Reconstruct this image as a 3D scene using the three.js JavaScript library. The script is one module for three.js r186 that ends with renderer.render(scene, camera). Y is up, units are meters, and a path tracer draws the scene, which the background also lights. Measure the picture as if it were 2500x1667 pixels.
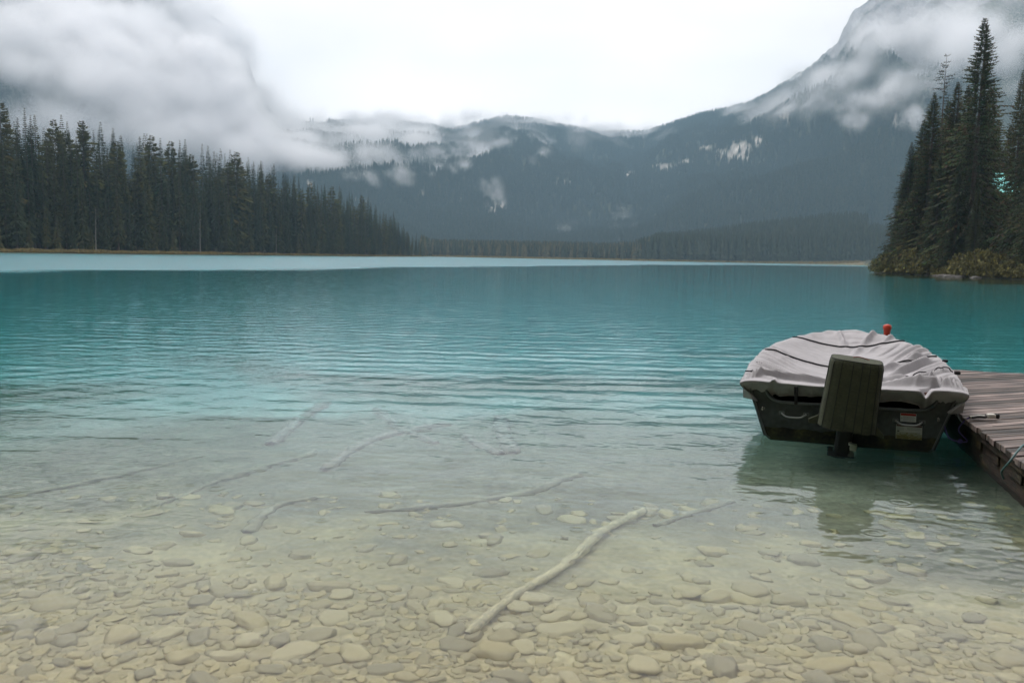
import * as THREE from 'three';
import { ImprovedNoise } from 'three/addons/math/ImprovedNoise.js';
import { mergeGeometries, mergeVertices } from 'three/addons/utils/BufferGeometryUtils.js';
import { RoundedBoxGeometry } from 'three/addons/geometries/RoundedBoxGeometry.js';

// ---------------------------------------------------------------- camera, sky, sun, exposure
const scene = new THREE.Scene();
const D2R = Math.PI / 180;
const camera = new THREE.PerspectiveCamera(2 * Math.atan(784 / 1960) / D2R, 1024 / 682, 0.1, 9000);
camera.position.set(0, 1.45, 0);
camera.rotation.order = 'YXZ';
camera.rotation.set(-Math.atan(194.5 / 1960), 0, 1.15 * D2R);
camera.focus = 8;
camera.userData.fStop = 3.6;
const renderer = new THREE.WebGLRenderer();
renderer.toneMapping = THREE.LinearToneMapping;
renderer.toneMappingExposure = 1.36;
renderer.shadowMap.enabled = true;

const perlin = new ImprovedNoise();
const noise = (x, y = 0, z = 0) => perlin.noise(x, y, z);
function fbm(x, y, z, oct = 4) { let s = 0, a = 1, n = 0; for (let i = 0; i < oct; i++) { s += a * noise(x, y, z); n += a; a *= 0.5; x = x * 2.03 + 7.1; y = y * 2.03 + 3.3; z = z * 2.03 + 1.7; } return s / n; }
function rngOf(seed) { let a = seed >>> 0; return () => { a |= 0; a = a + 0x6D2B79F5 | 0; let t = Math.imul(a ^ a >>> 15, 1 | a); t = t + Math.imul(t ^ t >>> 7, 61 | t) ^ t; return ((t ^ t >>> 14) >>> 0) / 4294967296; }; }
const clamp = THREE.MathUtils.clamp, lerp = THREE.MathUtils.lerp;
const sstep = (a, b, x) => { const t = clamp((x - a) / (b - a), 0, 1); return t * t * (3 - 2 * t); };

// an even layer of stratus: bright, nearly white, with a soft unevenness of the cloud deck
{
  const W = 1024, H = 512, data = new Float32Array(W * H * 4);
  for (let j = 0; j < H; j++) {
    const el = ((j + 0.5) / H - 0.5) * Math.PI, y = Math.sin(el), c = Math.cos(el);
    for (let i = 0; i < W; i++) {
      const a = ((i + 0.5) / W - 0.5) * 2 * Math.PI, x = c * Math.cos(a), z = c * Math.sin(a), o = (j * W + i) * 4;
      const v = 1.08 + 0.36 * fbm(x * 2.6, y * 7 + 4, z * 2.6, 5);
      data[o] = v * 1.05; data[o + 1] = v * 0.995; data[o + 2] = v * 0.985; data[o + 3] = 1;
    }
  }
  const t = new THREE.DataTexture(data, W, H, THREE.RGBAFormat, THREE.FloatType);
  t.mapping = THREE.EquirectangularReflectionMapping; t.magFilter = THREE.LinearFilter; t.needsUpdate = true;
  scene.background = t; scene.environment = t;
}
const sun = new THREE.DirectionalLight(new THREE.Color(1, 0.97, 0.93), 1.5);
sun.position.set(-60, 190, -150); sun.target.position.set(0, 0, -20);
sun.castShadow = true; sun.shadow.radius = 45; sun.shadow.mapSize.set(2048, 2048);
Object.assign(sun.shadow.camera, { left: -40, right: 40, top: 40, bottom: -40, near: 10, far: 600 });
scene.add(sun, sun.target);
scene.fog = new THREE.FogExp2(new THREE.Color(0.47, 0.765, 1.0), 0.000205);

// ---------------------------------------------------------------- helpers
const col = (r, g, b) => new THREE.Color().setRGB(r, g, b);
const std = (r, g, b, rough = 0.85, more = {}) => new THREE.MeshStandardMaterial({ color: col(r, g, b), roughness: rough, ...more });
const used = {};
function numbered(n) { used[n] = (used[n] ?? -1) + 1; return used[n] ? n + '_' + String(used[n]).padStart(3, '0') : n; }
function tag(o, label, category, group, kind) { o.userData.label = label; if (category) o.userData.category = category; if (group) o.userData.group = group; if (kind) o.userData.kind = kind; return o; }
function shade(o) { o.castShadow = o.receiveShadow = true; return o; }
function put(name, g, m, parent = scene) { const o = shade(new THREE.Mesh(g, m)); o.name = parent === scene ? numbered(name) : name; parent.add(o); return o; }
function thing(name, label, category, pos = [0, 0, 0], turn = 0, group) { const o = new THREE.Group(); o.name = numbered(name); o.position.set(...pos); o.rotation.y = turn; tag(o, label, category, group); scene.add(o); return o; }
function structure(name, g, m, label) { const o = put(name, g, m); o.userData.kind = 'structure'; o.userData.label = label; return o; }
function stuff(name, o, label, parent = scene) { o.name = parent === scene ? numbered(name) : name; tag(o, label, null, null, 'stuff'); shade(o); parent.add(o); return o; }
const V = (x, y, z) => new THREE.Vector3(x, y, z);
const pol = (az, r, y = 0) => V(r * Math.sin(az * D2R), y, -r * Math.cos(az * D2R));   // map position: bearing from the view axis, distance
const table = (t) => (x) => { if (x <= t[0][0]) return t[0][1]; for (let i = 1; i < t.length; i++) if (x <= t[i][0]) { const [a, b] = t[i - 1], [c, d] = t[i]; return b + (d - b) * (x - a) / (c - a); } return t[t.length - 1][1]; };
function geo(pos, idx, uv, color) {
  const g = new THREE.BufferGeometry(); g.setAttribute('position', new THREE.Float32BufferAttribute(pos, 3));
  if (uv) g.setAttribute('uv', new THREE.Float32BufferAttribute(uv, 2));
  if (color) g.setAttribute('color', new THREE.Float32BufferAttribute(color, 3));
  if (idx) g.setIndex(idx); return g;
}
function box(w, h, d, x = 0, y = 0, z = 0, r = 0.006) { const g = new RoundedBoxGeometry(w, h, d, 1, Math.min(r, w / 2.2, h / 2.2, d / 2.2)); g.translate(x, y, z); return g; }
function tube(pts, r, seg = 24, rad = 8) { return new THREE.TubeGeometry(new THREE.CatmullRomCurve3(pts.map((p) => p.isVector3 ? p : V(...p))), seg, r, rad, false); }
function grid(nu, nv, f, uvf) {   // f(i/nu, j/nv) -> [x, y, z]
  const p = [], uv = [], idx = [];
  for (let j = 0; j <= nv; j++) for (let i = 0; i <= nu; i++) { const q = f(i / nu, j / nv); p.push(q[0], q[1], q[2]); const w = uvf ? uvf(i / nu, j / nv, q) : [i / nu, j / nv]; uv.push(w[0], w[1]); }
  for (let j = 0; j < nv; j++) for (let i = 0; i < nu; i++) { const a = j * (nu + 1) + i, b = a + 1, c = a + nu + 1, d = c + 1; idx.push(a, b, d, a, d, c); }
  const g = geo(p, idx, uv); g.computeVertexNormals(); return g;
}
function dataTex(n, f, srgb, m = n) {
  const d = new Uint8Array(n * m * 4);
  for (let j = 0; j < m; j++) for (let i = 0; i < n; i++) { const c = f(i / n, j / m), o = (j * n + i) * 4; for (let k = 0; k < 3; k++) d[o + k] = clamp(Math.round(255 * (Array.isArray(c) ? c[k] : c)), 0, 255); d[o + 3] = 255; }
  const t = new THREE.DataTexture(d, n, m); t.wrapS = t.wrapT = THREE.RepeatWrapping; t.magFilter = THREE.LinearFilter; t.minFilter = THREE.LinearFilter; if (srgb) t.colorSpace = THREE.SRGBColorSpace; t.needsUpdate = true; return t;
}
// noise that tiles over the unit square
function tileNoise(u, v, f, z = 0) { const n = (a, b) => noise(a * f + z * 17.3, b * f + z * 5.1, z); return lerp(lerp(n(u, v), n(u - 1, v), u), lerp(n(u, v - 1), n(u - 1, v - 1), u), v); }

// ---------------------------------------------------------------- the lie of the land
const shoreAt = table([[-180, 3], [-75, 60], [-60, 170], [-31, 248], [-25, 275], [-20, 315], [-13, 410], [-9, 520], [-7, 610], [-6.35, 655], [-6.1, 660], [-5.6, 840], [0, 830], [10, 830], [22.2, 900], [22.75, 152], [24.5, 140], [27.4, 124], [31, 111], [60, 75], [75, 30], [180, 3]]);
const bedProfile = table([[-40, -2.4], [0, -0.35], [1.2, -0.06], [1.8, 0.03], [2.5, 0.12], [3, 0.2], [4, 0.33], [5, 0.46], [6.5, 0.7], [8, 1.1], [10, 1.8], [13, 2.7], [18, 3.4], [30, 4.0], [80, 4.6], [2000, 4.6]]);
function bedHeight(x, z) {
  const r = Math.hypot(x, z), az = Math.atan2(x, -z) / D2R, near = -bedProfile(-z);
  const toShore = shoreAt(az) - r, far = -0.14 * toShore + (toShore < 0 ? 0.05 : 0);
  let h = Math.abs(az) < 74 && r > 40 ? Math.max(near, Math.min(-0.4, far)) : near;
  if (r < 30) h += 0.025 * fbm(x * 0.9, 3, z * 0.9, 3) + 0.008 * noise(x * 5, 1, z * 5);
  return h;
}
const ridgeEl = table([[-75, 15], [-31, 16], [-24, 16], [-20, 14.6], [-18, 13], [-17.3, 11.9], [-16.3, 9.4], [-15.2, 8.2], [-12, 8.2], [-8, 8.4], [-3.9, 8.15], [-2, 8.7], [-0.7, 9.0], [1.2, 8.85], [3, 8.5], [5.6, 8.1], [8.4, 8.1], [11.7, 9.15], [14.9, 9.8], [17, 11], [19.1, 12.3], [19.9, 12.9], [20.35, 13.9], [20.8, 14.8], [21.75, 15.4], [25, 16.6], [30, 17], [75, 15]]);
const ridgeR = table([[-75, 2300], [-31, 2500], [-16, 2550], [-8, 2700], [0, 3000], [8, 3000], [15, 2800], [22, 2550], [30, 2500], [75, 2300]]);
const footR = table([[-75, 1200], [-31, 1350], [-14, 1250], [-6, 1250], [0, 1350], [6, 1350], [10, 1300], [22, 1400], [30, 1400], [75, 1200]]);
const treeLine = table([[-75, 330], [-14, 330], [-8, 460], [0, 600], [10, 600], [15, 520], [22, 470], [75, 430]]);
function landHeight(az, r) {
  const s = shoreAt(az), R = ridgeR(az), f = footR(az), top = R * Math.tan(ridgeEl(az) * D2R), x = r * Math.sin(az * D2R), z = r * Math.cos(az * D2R);
  let low = clamp((r - s) * 0.05, -1, 1.2) + sstep(s, s + 160, r) * 2; if (az > 22 && az < 24 && r < 600) low = Math.min(low, lerp(0.12, low, sstep(22.7, 24, az)));
  const bench = az > 5 ? 34 * sstep(6, 22, az) * sstep(860, 1120, r) * (az < 22.3 ? 1 : 0.6) : 0;
  const t = (r - f) / (R - f);
  if (t <= 0) return low + bench;
  const steep = lerp(1.25, 0.95, sstep(9, 21, az));
  const up = t <= 1 ? Math.pow(t, steep) : Math.max(0, 1 - (t - 1) * 1.6);
  const g = 1 - Math.abs(fbm(x * 0.0021, 2.2, z * 0.0015, 4)) * 2.2;
  const crag = sstep(-40, 60, top * up - treeLine(az)), ledge = crag ? crag * (26 * Math.abs(fbm(x * 0.011, 3, z * 0.011, 4)) + 9 * Math.abs(noise(x * 0.05, 6, z * 0.05)) + 7 * noise(x * 0.004, top * up * 0.045, z * 0.004)) : 0;
  return ledge + low + bench * (1 - sstep(0, 0.5, t)) + top * up + top * 0.30 * (g - 0.55) * Math.sin(Math.min(t, 1) * Math.PI) + top * 0.035 * fbm(x * 0.012, 5, z * 0.012, 4) * Math.sin(Math.min(t, 1) * Math.PI) * 1.4;
}
// where a sight line of that bearing and elevation first meets the slope
function slopeHit(az, el) { const tn = Math.tan(el * D2R); for (let r = footR(az); r < ridgeR(az) + 20; r += 25) if (landHeight(az, r) > 1.45 + r * tn) return r; return null; }

// ---------------------------------------------------------------- lake bed, water, hills
const bedMap = dataTex(512, (u, v) => {
  const a = tileNoise(u, v, 6, 1), b = tileNoise(u, v, 26, 2), c = tileNoise(u, v, 90, 3), k = 1 + 0.16 * a + 0.14 * b + 0.16 * c;
  return [0.90 * k, 0.885 * k, 0.85 * k];
}, true);
bedMap.repeat.set(1 / 3, 1 / 3);
const bedBump = dataTex(512, (u, v) => 0.5 + 0.3 * tileNoise(u, v, 24, 4) + 0.3 * tileNoise(u, v, 70, 5)); bedBump.repeat.set(1 / 3, 1 / 3);
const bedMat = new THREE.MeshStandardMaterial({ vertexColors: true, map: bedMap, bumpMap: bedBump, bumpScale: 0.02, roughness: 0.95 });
let lakeBed;   // tan gravel; ragged zones painted darker for murky dimming, paler for silty backscatter
{
  const p = [], uv = [], idx = [], cc = [], na = 360, rings = [];
  for (let r = 0.4; r < 1000; r *= 1.028) rings.push(r);
  for (const r of rings) for (let i = 0; i <= na; i++) { const az = (i / na - 0.5) * 360, q = pol(az, r); p.push(q.x, bedHeight(q.x, q.z), q.z); uv.push(q.x, q.z); const n1 = 0.8 * fbm(q.x * 0.35, 6, q.z * 0.35, 3), glowTone = sstep(-0.22, 0.22, (r - 12) * 0.06 + n1), murkTone = sstep(-0.2, 0.2, (-q.z - 4.55) * 0.22 + 0.10 * q.x * 0.3 + 0.9 * fbm(q.x * 0.8, 2, q.z * 0.8, 4)); cc.push(...[[0.70, 0.38, 0.80], [0.60, 0.35, 0.80], [0.385, 0.27, 0.75]].map(([a, b, c]) => lerp(lerp(a, b, murkTone), c, glowTone))); }
  for (let j = 0; j < rings.length - 1; j++) for (let i = 0; i < na; i++) { const a = j * (na + 1) + i, c = a + na + 1; idx.push(a, a + 1, c + 1, a, c + 1, c); }
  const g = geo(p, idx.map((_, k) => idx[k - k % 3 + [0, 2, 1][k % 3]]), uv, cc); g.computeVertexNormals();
  { const n = g.attributes.normal; if (n.getY(2000) < 0) { const ix = g.index.array; for (let k = 0; k < ix.length; k += 3) { const t = ix[k]; ix[k] = ix[k + 1]; ix[k + 1] = t; } g.computeVertexNormals(); } }
  lakeBed = structure('lake_bed', g, bedMat, 'silty lake bed coloured for water murk and glow, sloping away from the shore under clear water');
}

// water: gentle swell as geometry near the shore, wind ripples and rain rings as fine relief
const ripple = (() => {
  const rnd = rngOf(11), waves = [], n = 1024;
  for (let i = 0; i < 70; i++) { const k = 7 + Math.pow(rnd(), 1.7) * 80, a = (rnd() - 0.5) * 2.2 + Math.PI / 2; waves.push([Math.round(k * Math.cos(a)), Math.round(k * Math.sin(a)), rnd() * 6.283, Math.pow(k, -1.15)]); }
  const drops = []; for (let i = 0; i < 26; i++) drops.push([rnd(), rnd(), 0.004 + 0.012 * rnd()]);
  const h = new Float32Array(n * n); let mx = 0;
  const sn = new Float32Array(4096).map((_, i) => Math.sin(i / 4096 * 2 * Math.PI));
  for (let j = 0; j < n; j++) for (let i = 0; i < n; i++) { let s = 0; for (const w of waves) s += w[3] * sn[((w[0] * i + w[1] * j) * 4 + Math.floor(w[2] * 652)) & 4095]; h[j * n + i] = s; mx = Math.max(mx, Math.abs(s)); }
  for (const [u, v, R] of drops) { const q = Math.ceil(R * 1.6 * n), ci = Math.floor(u * n), cj = Math.floor(v * n); for (let y = -q; y <= q; y++) for (let x = -q; x <= q; x++) { const d = Math.hypot(x, y) / n; h[((cj + y + n) % n) * n + (ci + x + n) % n] += 0.35 * mx * Math.sin(d / R * 7) * Math.exp(-Math.pow((d - R * 0.8) / (R * 0.35), 2)); } }
  const d = new Float32Array(n * n * 4); for (let i = 0; i < n * n; i++) { const v = 0.5 + 0.36 * h[i] / mx; d[i * 4] = d[i * 4 + 1] = d[i * 4 + 2] = v; d[i * 4 + 3] = 1; }
  const t = new THREE.DataTexture(d, n, n, THREE.RGBAFormat, THREE.FloatType); t.wrapS = t.wrapT = THREE.RepeatWrapping; t.magFilter = THREE.LinearFilter; t.needsUpdate = true; t.repeat.set(1 / 4.2, 1 / 4.2); return t;
})();
// wind on the lake, mapped in metres: glassy near the shore, ruffled in a wide lane towards the far end
const windMap = (() => {
  const n = 1024, d = new Uint8Array(n * n * 4), edgeAt = table([[-75, 52], [-30, 58], [-12, 78], [0, 120], [8, 210], [16, 380], [22, 480], [75, 900]]);
  for (let j = 0; j < n; j++) for (let i = 0; i < n; i++) {
    const x = (i + 0.5) / n * 1520 - 760, z = (j + 0.5) / n * 1050, r = Math.hypot(x, z), az = Math.atan2(x, z) / D2R;
    const w = r / edgeAt(az) + 0.26 * fbm(x * 0.006 + 3, z * 0.03, 1.5, 4) + 0.06 * noise(x * 0.01, 4, z * 0.02), v = lerp(0.06, 0.33, sstep(0.93, 1.12, w));
    d[(j * n + i) * 4] = d[(j * n + i) * 4 + 1] = d[(j * n + i) * 4 + 2] = Math.round(v * 255); d[(j * n + i) * 4 + 3] = 255;
  }
  const t = new THREE.DataTexture(d, n, n); t.magFilter = THREE.LinearFilter; t.channel = 1; t.needsUpdate = true; return t;
})();
const waterMat = new THREE.MeshPhysicalMaterial({ color: 0xffffff, transmission: 1, roughness: 1, roughnessMap: windMap, ior: 1.32, thickness: 1, attenuationColor: col(0.46, 0.85, 0.90), attenuationDistance: 2.8, bumpMap: ripple, bumpScale: 0.012 });
{
  const swell = [[0.46, 0.02, 0.0], [0.61, -0.10, 1.3], [0.39, 0.13, 2.7], [0.85, 0.05, 4.1], [0.52, -0.05, 5.0]];
  const wave = (x, z, r) => {
    const patch = 0.55 + 0.9 * fbm(x * 0.10, 9, z * 0.22, 2), env = sstep(4.5, 8, r) * (1 - sstep(16, 34, r));
    let s = 0; for (const [L, a, ph] of swell) s += Math.sin(2 * Math.PI / L * (z * Math.cos(a) + x * Math.sin(a) + 0.012 * x * x * 0.2) + ph + 1.4 * noise(x * 0.12, L * 9, z * 0.12)) * L;
    return 0.0030 * s * clamp(patch, 0.1, 1.4) * env + 0.0012 * noise(x * 1.6, 2, z * 2.4) * (1 - sstep(10, 20, r));
  };
  const rings = [0.3, 1.0]; for (let r = 1.5; r < 34; r *= 1.0062) rings.push(r); for (let r = rings[rings.length - 1] * 1.02; r < 1500; r *= 1.025) rings.push(r);
  const bear = []; for (let a = -180; a < -44; a += 4) bear.push(a); for (let a = -44; a <= 44; a += 0.36) bear.push(a); for (let a = 46; a <= 180; a += 4) bear.push(a); bear[bear.length - 1] = 180;
  const p = [], uv = [], uv1 = [], idx = [], na = bear.length;
  for (const r of rings) for (const az of bear) { const q = pol(az, r); p.push(q.x, r < 40 && Math.abs(az) < 60 ? wave(q.x, q.z, r) : 0, q.z); uv.push(q.x, q.z); uv1.push((q.x + 760) / 1520, -q.z / 1050); }
  for (let j = 0; j < rings.length - 1; j++) for (let i = 0; i < na - 1; i++) { const a = j * na + i, c = a + na; idx.push(a, c + 1, a + 1, a, c, c + 1); }
  const g = geo(p, idx, uv); g.setAttribute('uv1', new THREE.Float32BufferAttribute(uv1, 2)); g.computeVertexNormals();
  if (g.attributes.normal.getY(300 * na + 100) < 0) { const ix = g.index.array; for (let k = 0; k < ix.length; k += 3) { const t = ix[k]; ix[k] = ix[k + 1]; ix[k + 1] = t; } g.computeVertexNormals(); }
  structure('lake_water', g, waterMat, 'clear turquoise lake water with gentle ripples');
}

// hills: colour follows what grows or lies there (forest floor, scree, limestone)
const outcrops = [[-6.1, 3.9, 0.14, 0.4], [-3.6, 3.5, 0.10, 0.45], [-1.0, 3.2, 0.55, 0.3], [-1.55, 2.95, 0.16, 0.25], [7.6, 5.55, 0.45, 0.16], [9.9, 6.0, 0.9, 0.2], [11.1, 6.25, 0.5, 0.18], [12.3, 7.1, 0.6, 0.2], [13.5, 6.8, 0.55, 0.28], [14.6, 7.2, 0.75, 0.42], [14.3, 6.6, 0.8, 0.3], [15.5, 7.6, 0.35, 0.3], [17.1, 8.9, 0.4, 0.28], [23.5, 8.4, 0.18, 0.25], [24.3, 8.1, 0.12, 0.25], [3.4, 5.0, 0.5, 0.08], [-13.4, 4.3, 0.22, 0.4], [-10.2, 3.3, 0.5, 0.18]];
function bare(az, r) {
  const el = Math.atan2(landHeight(az, r) - 1.45, r) / D2R; let k = 0;
  for (const [a, e, wa, we] of outcrops) { const d = Math.hypot((az - a) / wa, (el - e) / we); k = Math.max(k, 1 - sstep(0.55, 1.15, d + 1.1 * fbm(az * 5, el * 7, 3.3, 3))); }
  return k;
}
{
  const p = [], c = [], uvh = [], idx = [], bear = [], rings = [];
  for (let a = -75; a <= 75; a += Math.abs(a) < 34 ? 0.16 : 1.5) bear.push(a);
  for (let r = 60; r < 3260; r += r < 700 ? 10 : 15) rings.push(r);
  for (const r of rings) for (const az of bear) {
    const s = shoreAt(az), f = footR(az); let h;
    if (r < s - 30) h = -8; else h = landHeight(az, r);
    const q = pol(az, r); p.push(q.x, h, q.z); uvh.push(q.x / 260, (q.z + h * 0.7) / 260);
    const n = fbm(q.x * 0.02, 1, q.z * 0.02, 3);
    let k = [0.055 + 0.02 * n, 0.062 + 0.02 * n, 0.036 + 0.01 * n];
    if (r > f) {
      const rock = sstep(-60, 90, h - treeLine(az) + 220 * fbm(q.x * 0.006, 8, q.z * 0.006, 3)), g = 0.24 + 0.2 * n + 0.12 * fbm(q.x * 0.003, h * 0.03, q.z * 0.003, 3) + 0.16 * noise(q.x * 0.07, h * 0.06, q.z * 0.07);
      k = k.map((v, i) => lerp(v, g * [1, 0.97, 0.98][i], rock));
      const b = bare(az, r); if (b > 0) k = k.map((v, i) => lerp(v, (0.46 + 0.5 * n) * [1, 0.92, 0.82][i], b));
    } else if ((r < s + 14 && az < 22.5) || (az > -6 && az < 22.4 && r < s + 26)) k = [0.20 + 0.1 * n, 0.165 + 0.08 * n, 0.085];
    c.push(...k);
  }
  const nb = bear.length;
  for (let j = 0; j < rings.length - 1; j++) for (let i = 0; i < nb - 1; i++) { const a = j * nb + i, d = a + nb; if (p[a * 3 + 1] <= -7.9 && p[(d + 1) * 3 + 1] <= -7.9 && p[d * 3 + 1] <= -7.9) continue; idx.push(a, a + 1, d + 1, a, d + 1, d); }
  const g = geo(p, idx, uvh, c); g.computeVertexNormals(); if (g.attributes.normal.getY(nb * 60 + 40) < 0) { const ix = g.index.array; for (let k = 0; k < ix.length; k += 3) { const t = ix[k]; ix[k] = ix[k + 1]; ix[k + 1] = t; } g.computeVertexNormals(); }
  structure('hills', g, new THREE.MeshStandardMaterial({ vertexColors: true, roughness: 1, side: THREE.DoubleSide, bumpScale: 14, bumpMap: dataTex(512, (u, v) => 0.5 + 0.3 * (1 - 2 * Math.abs(tileNoise(u, v, 7, 61))) - 0.15 + 0.25 * tileNoise(u, v, 22, 62) + 0.2 * tileNoise(u, v, 60, 63)) }), 'misty forested mountains rising behind the lake');
}
// ---------------------------------------------------------------- trees
// A crown of whorled, drooping branches; every branch carries flat sprays of needles. Vertex colours: tone from branch to branch.
function crown(seed, H, R, o = {}) {
  const { step = 0.42, per = 6, sprays = 3, base = 0.06, ragged = 0.35, round = 0, tone = [0.05, 0.058, 0.03], gap = 0.12, power = 0.8, spraySize = 1, fine = 0 } = o;
  const rnd = rngOf(seed), p = [], c = [];
  const tri = (a, b, d, k) => { p.push(...a, ...b, ...d); for (let i = 0; i < 3; i++) c.push(...k); };
  for (let y = base * H; y < H * 0.995; y += step * (0.8 + 0.4 * rnd())) {
    const t = clamp((y / H - base) / (1 - base), 0, 1), prof = round ? Math.pow(Math.sin(Math.PI * Math.pow(clamp(1 - t, 0, 1), 0.7) * 0.62), 0.9) : Math.pow(1 - t, power) * (0.55 + 0.45 * sstep(0, 0.12, t));
    const twist = rnd() * 6.28;
    for (let b = 0; b < per; b++) {
      if (rnd() < gap) continue;
      const a = twist + (b + 0.7 * rnd()) / per * 6.28, lobe = 0.85 + ragged * 1.3 * noise(Math.cos(a) * 1.3 + seed, y * 0.28, Math.sin(a) * 1.3);
      const L = Math.max(0.12, R * prof * lobe * (0.72 + 0.42 * rnd())) + 0.05, droop = lerp(fine ? 0.3 : 0.42, -0.25, Math.pow(t, 1.6)) + 0.15 * (rnd() - 0.5), ca = Math.cos(a), sa = Math.sin(a);
      const m = 0.62 + 0.75 * rnd(), warm = rnd() < 0.14 ? 1.35 : 1, k = [tone[0] * m * warm, tone[1] * m * (warm > 1 ? 1.1 : 1), tone[2] * m];
      const pt = (s, lat, up) => { const rr = L * s, yy = y - droop * L * s * s * 1.2 + up; return [ca * rr - sa * lat, yy, sa * rr + ca * lat]; };
      if (fine) { for (let q = 0; q < sprays; q++) {   // short twigs standing off the branch to both sides and hanging a little
        const s0 = 0.1 + 0.9 * (q + rnd()) / sprays, side = q % 2 ? 1 : -1, w = (0.12 + 0.34 * rnd()) * Math.pow(L, 0.6) * (1.15 - 0.75 * s0) * spraySize, fw = (0.05 + 0.12 * rnd()), dr = w * (0.15 + 0.5 * rnd()), z0 = 0.05 + 0.10 * rnd(), k2 = k.map((v) => v * (0.7 + 0.6 * rnd()));
        tri(pt(s0, 0, 0.02), pt(s0 + fw, side * w, -dr), pt(s0 + fw * 0.5 + z0 / Math.max(L, 0.5), side * w * 0.55, -dr * 0.4 + 0.03), k2);
        tri(pt(s0, 0, 0.0), pt(s0 + fw * 0.6, side * w * 0.6, -dr * 1.4 - 0.06), pt(s0 + fw * 1.1, side * w * 0.4, -dr * 0.5), k2);
      } continue; }
      for (let q = 0; q < sprays; q++) {
        const s0 = 0.12 + 0.75 * q / sprays, s1 = Math.min(1.08, s0 + 0.5 + 0.25 * rnd()), w = (0.2 + 0.16 * rnd()) * Math.sqrt(L) * (1.15 - 0.55 * s0) * spraySize, side = q % 2 ? 1 : -1, drop = (0.10 + 0.22 * rnd()) * Math.sqrt(L) * spraySize;
        tri(pt(s0, 0, 0.03), pt(s1, side * w * (0.4 + rnd()), -drop * rnd()), pt(lerp(s0, s1, 0.45), side * w * 1.3, -drop), k);
        tri(pt(s0, side * 0.04, 0), pt(s1, 0, -0.02), pt(lerp(s0, s1, 0.55), -side * w * 0.35, -drop * 1.5), k);
      }
    }
  }
  return geo(p, null, null, c);
}
function trunk(H, r, bend = 0, sides = 6) {
  return grid(sides, 8, (u, v) => { const a = u * 6.2832, k = r * (1 - 0.93 * v) * (1 + 0.35 * Math.exp(-v * 22)); return [Math.cos(a) * k + bend * v * v, v * H, -Math.sin(a) * k]; });
}
const needles = new THREE.MeshStandardMaterial({ vertexColors: true, roughness: 1, side: THREE.DoubleSide });
const bark = std(0.075, 0.058, 0.045, 0.95), paleBark = std(0.20, 0.18, 0.16, 0.9);
const kinds = [];
for (let i = 0; i < 9; i++) kinds.push({
  H: 30, crown: crown(100 + i, 30, [3.1, 2.8, 3.2, 3.0, 2.6, 3.2, 3.4, 2.8, 3.2][i], { round: i === 6 ? 1 : 0, base: [0.05, 0.08, 0.12, 0.04, 0.1, 0.06, 0.1, 0.05, 0.15][i], ragged: 0.35 + 0.04 * i, gap: [0.1, 0.12, 0.22, 0.08, 0.18, 0.1, 0.25, 0.12, 0.3][i], tone: [[0.042, 0.052, 0.02], [0.034, 0.047, 0.022], [0.06, 0.064, 0.02], [0.039, 0.052, 0.022], [0.032, 0.043, 0.022], [0.047, 0.055, 0.021], [0.064, 0.065, 0.02], [0.037, 0.048, 0.022], [0.052, 0.057, 0.021]][i], power: 0.76 + 0.02 * i, step: 0.42 }), trunk: trunk(29.4, 0.3),
});
const young = { H: 9, crown: crown(140, 9, 1.5, { step: 0.3, per: 6, base: 0.02, tone: [0.075, 0.078, 0.03], gap: 0.05 }), trunk: trunk(8.8, 0.1) };
function tree(kind, p, h, turn, label, group, wide = 1) {
  const o = thing('spruce_tree', label, 'tree', [p.x, p.y, p.z], turn, group), s = h / kind.H; o.scale.set(s * wide, s, s * wide);
  put('trunk', kind.trunk, bark, o); put('crown', kind.crown, needles, o); return o;
}
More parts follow.
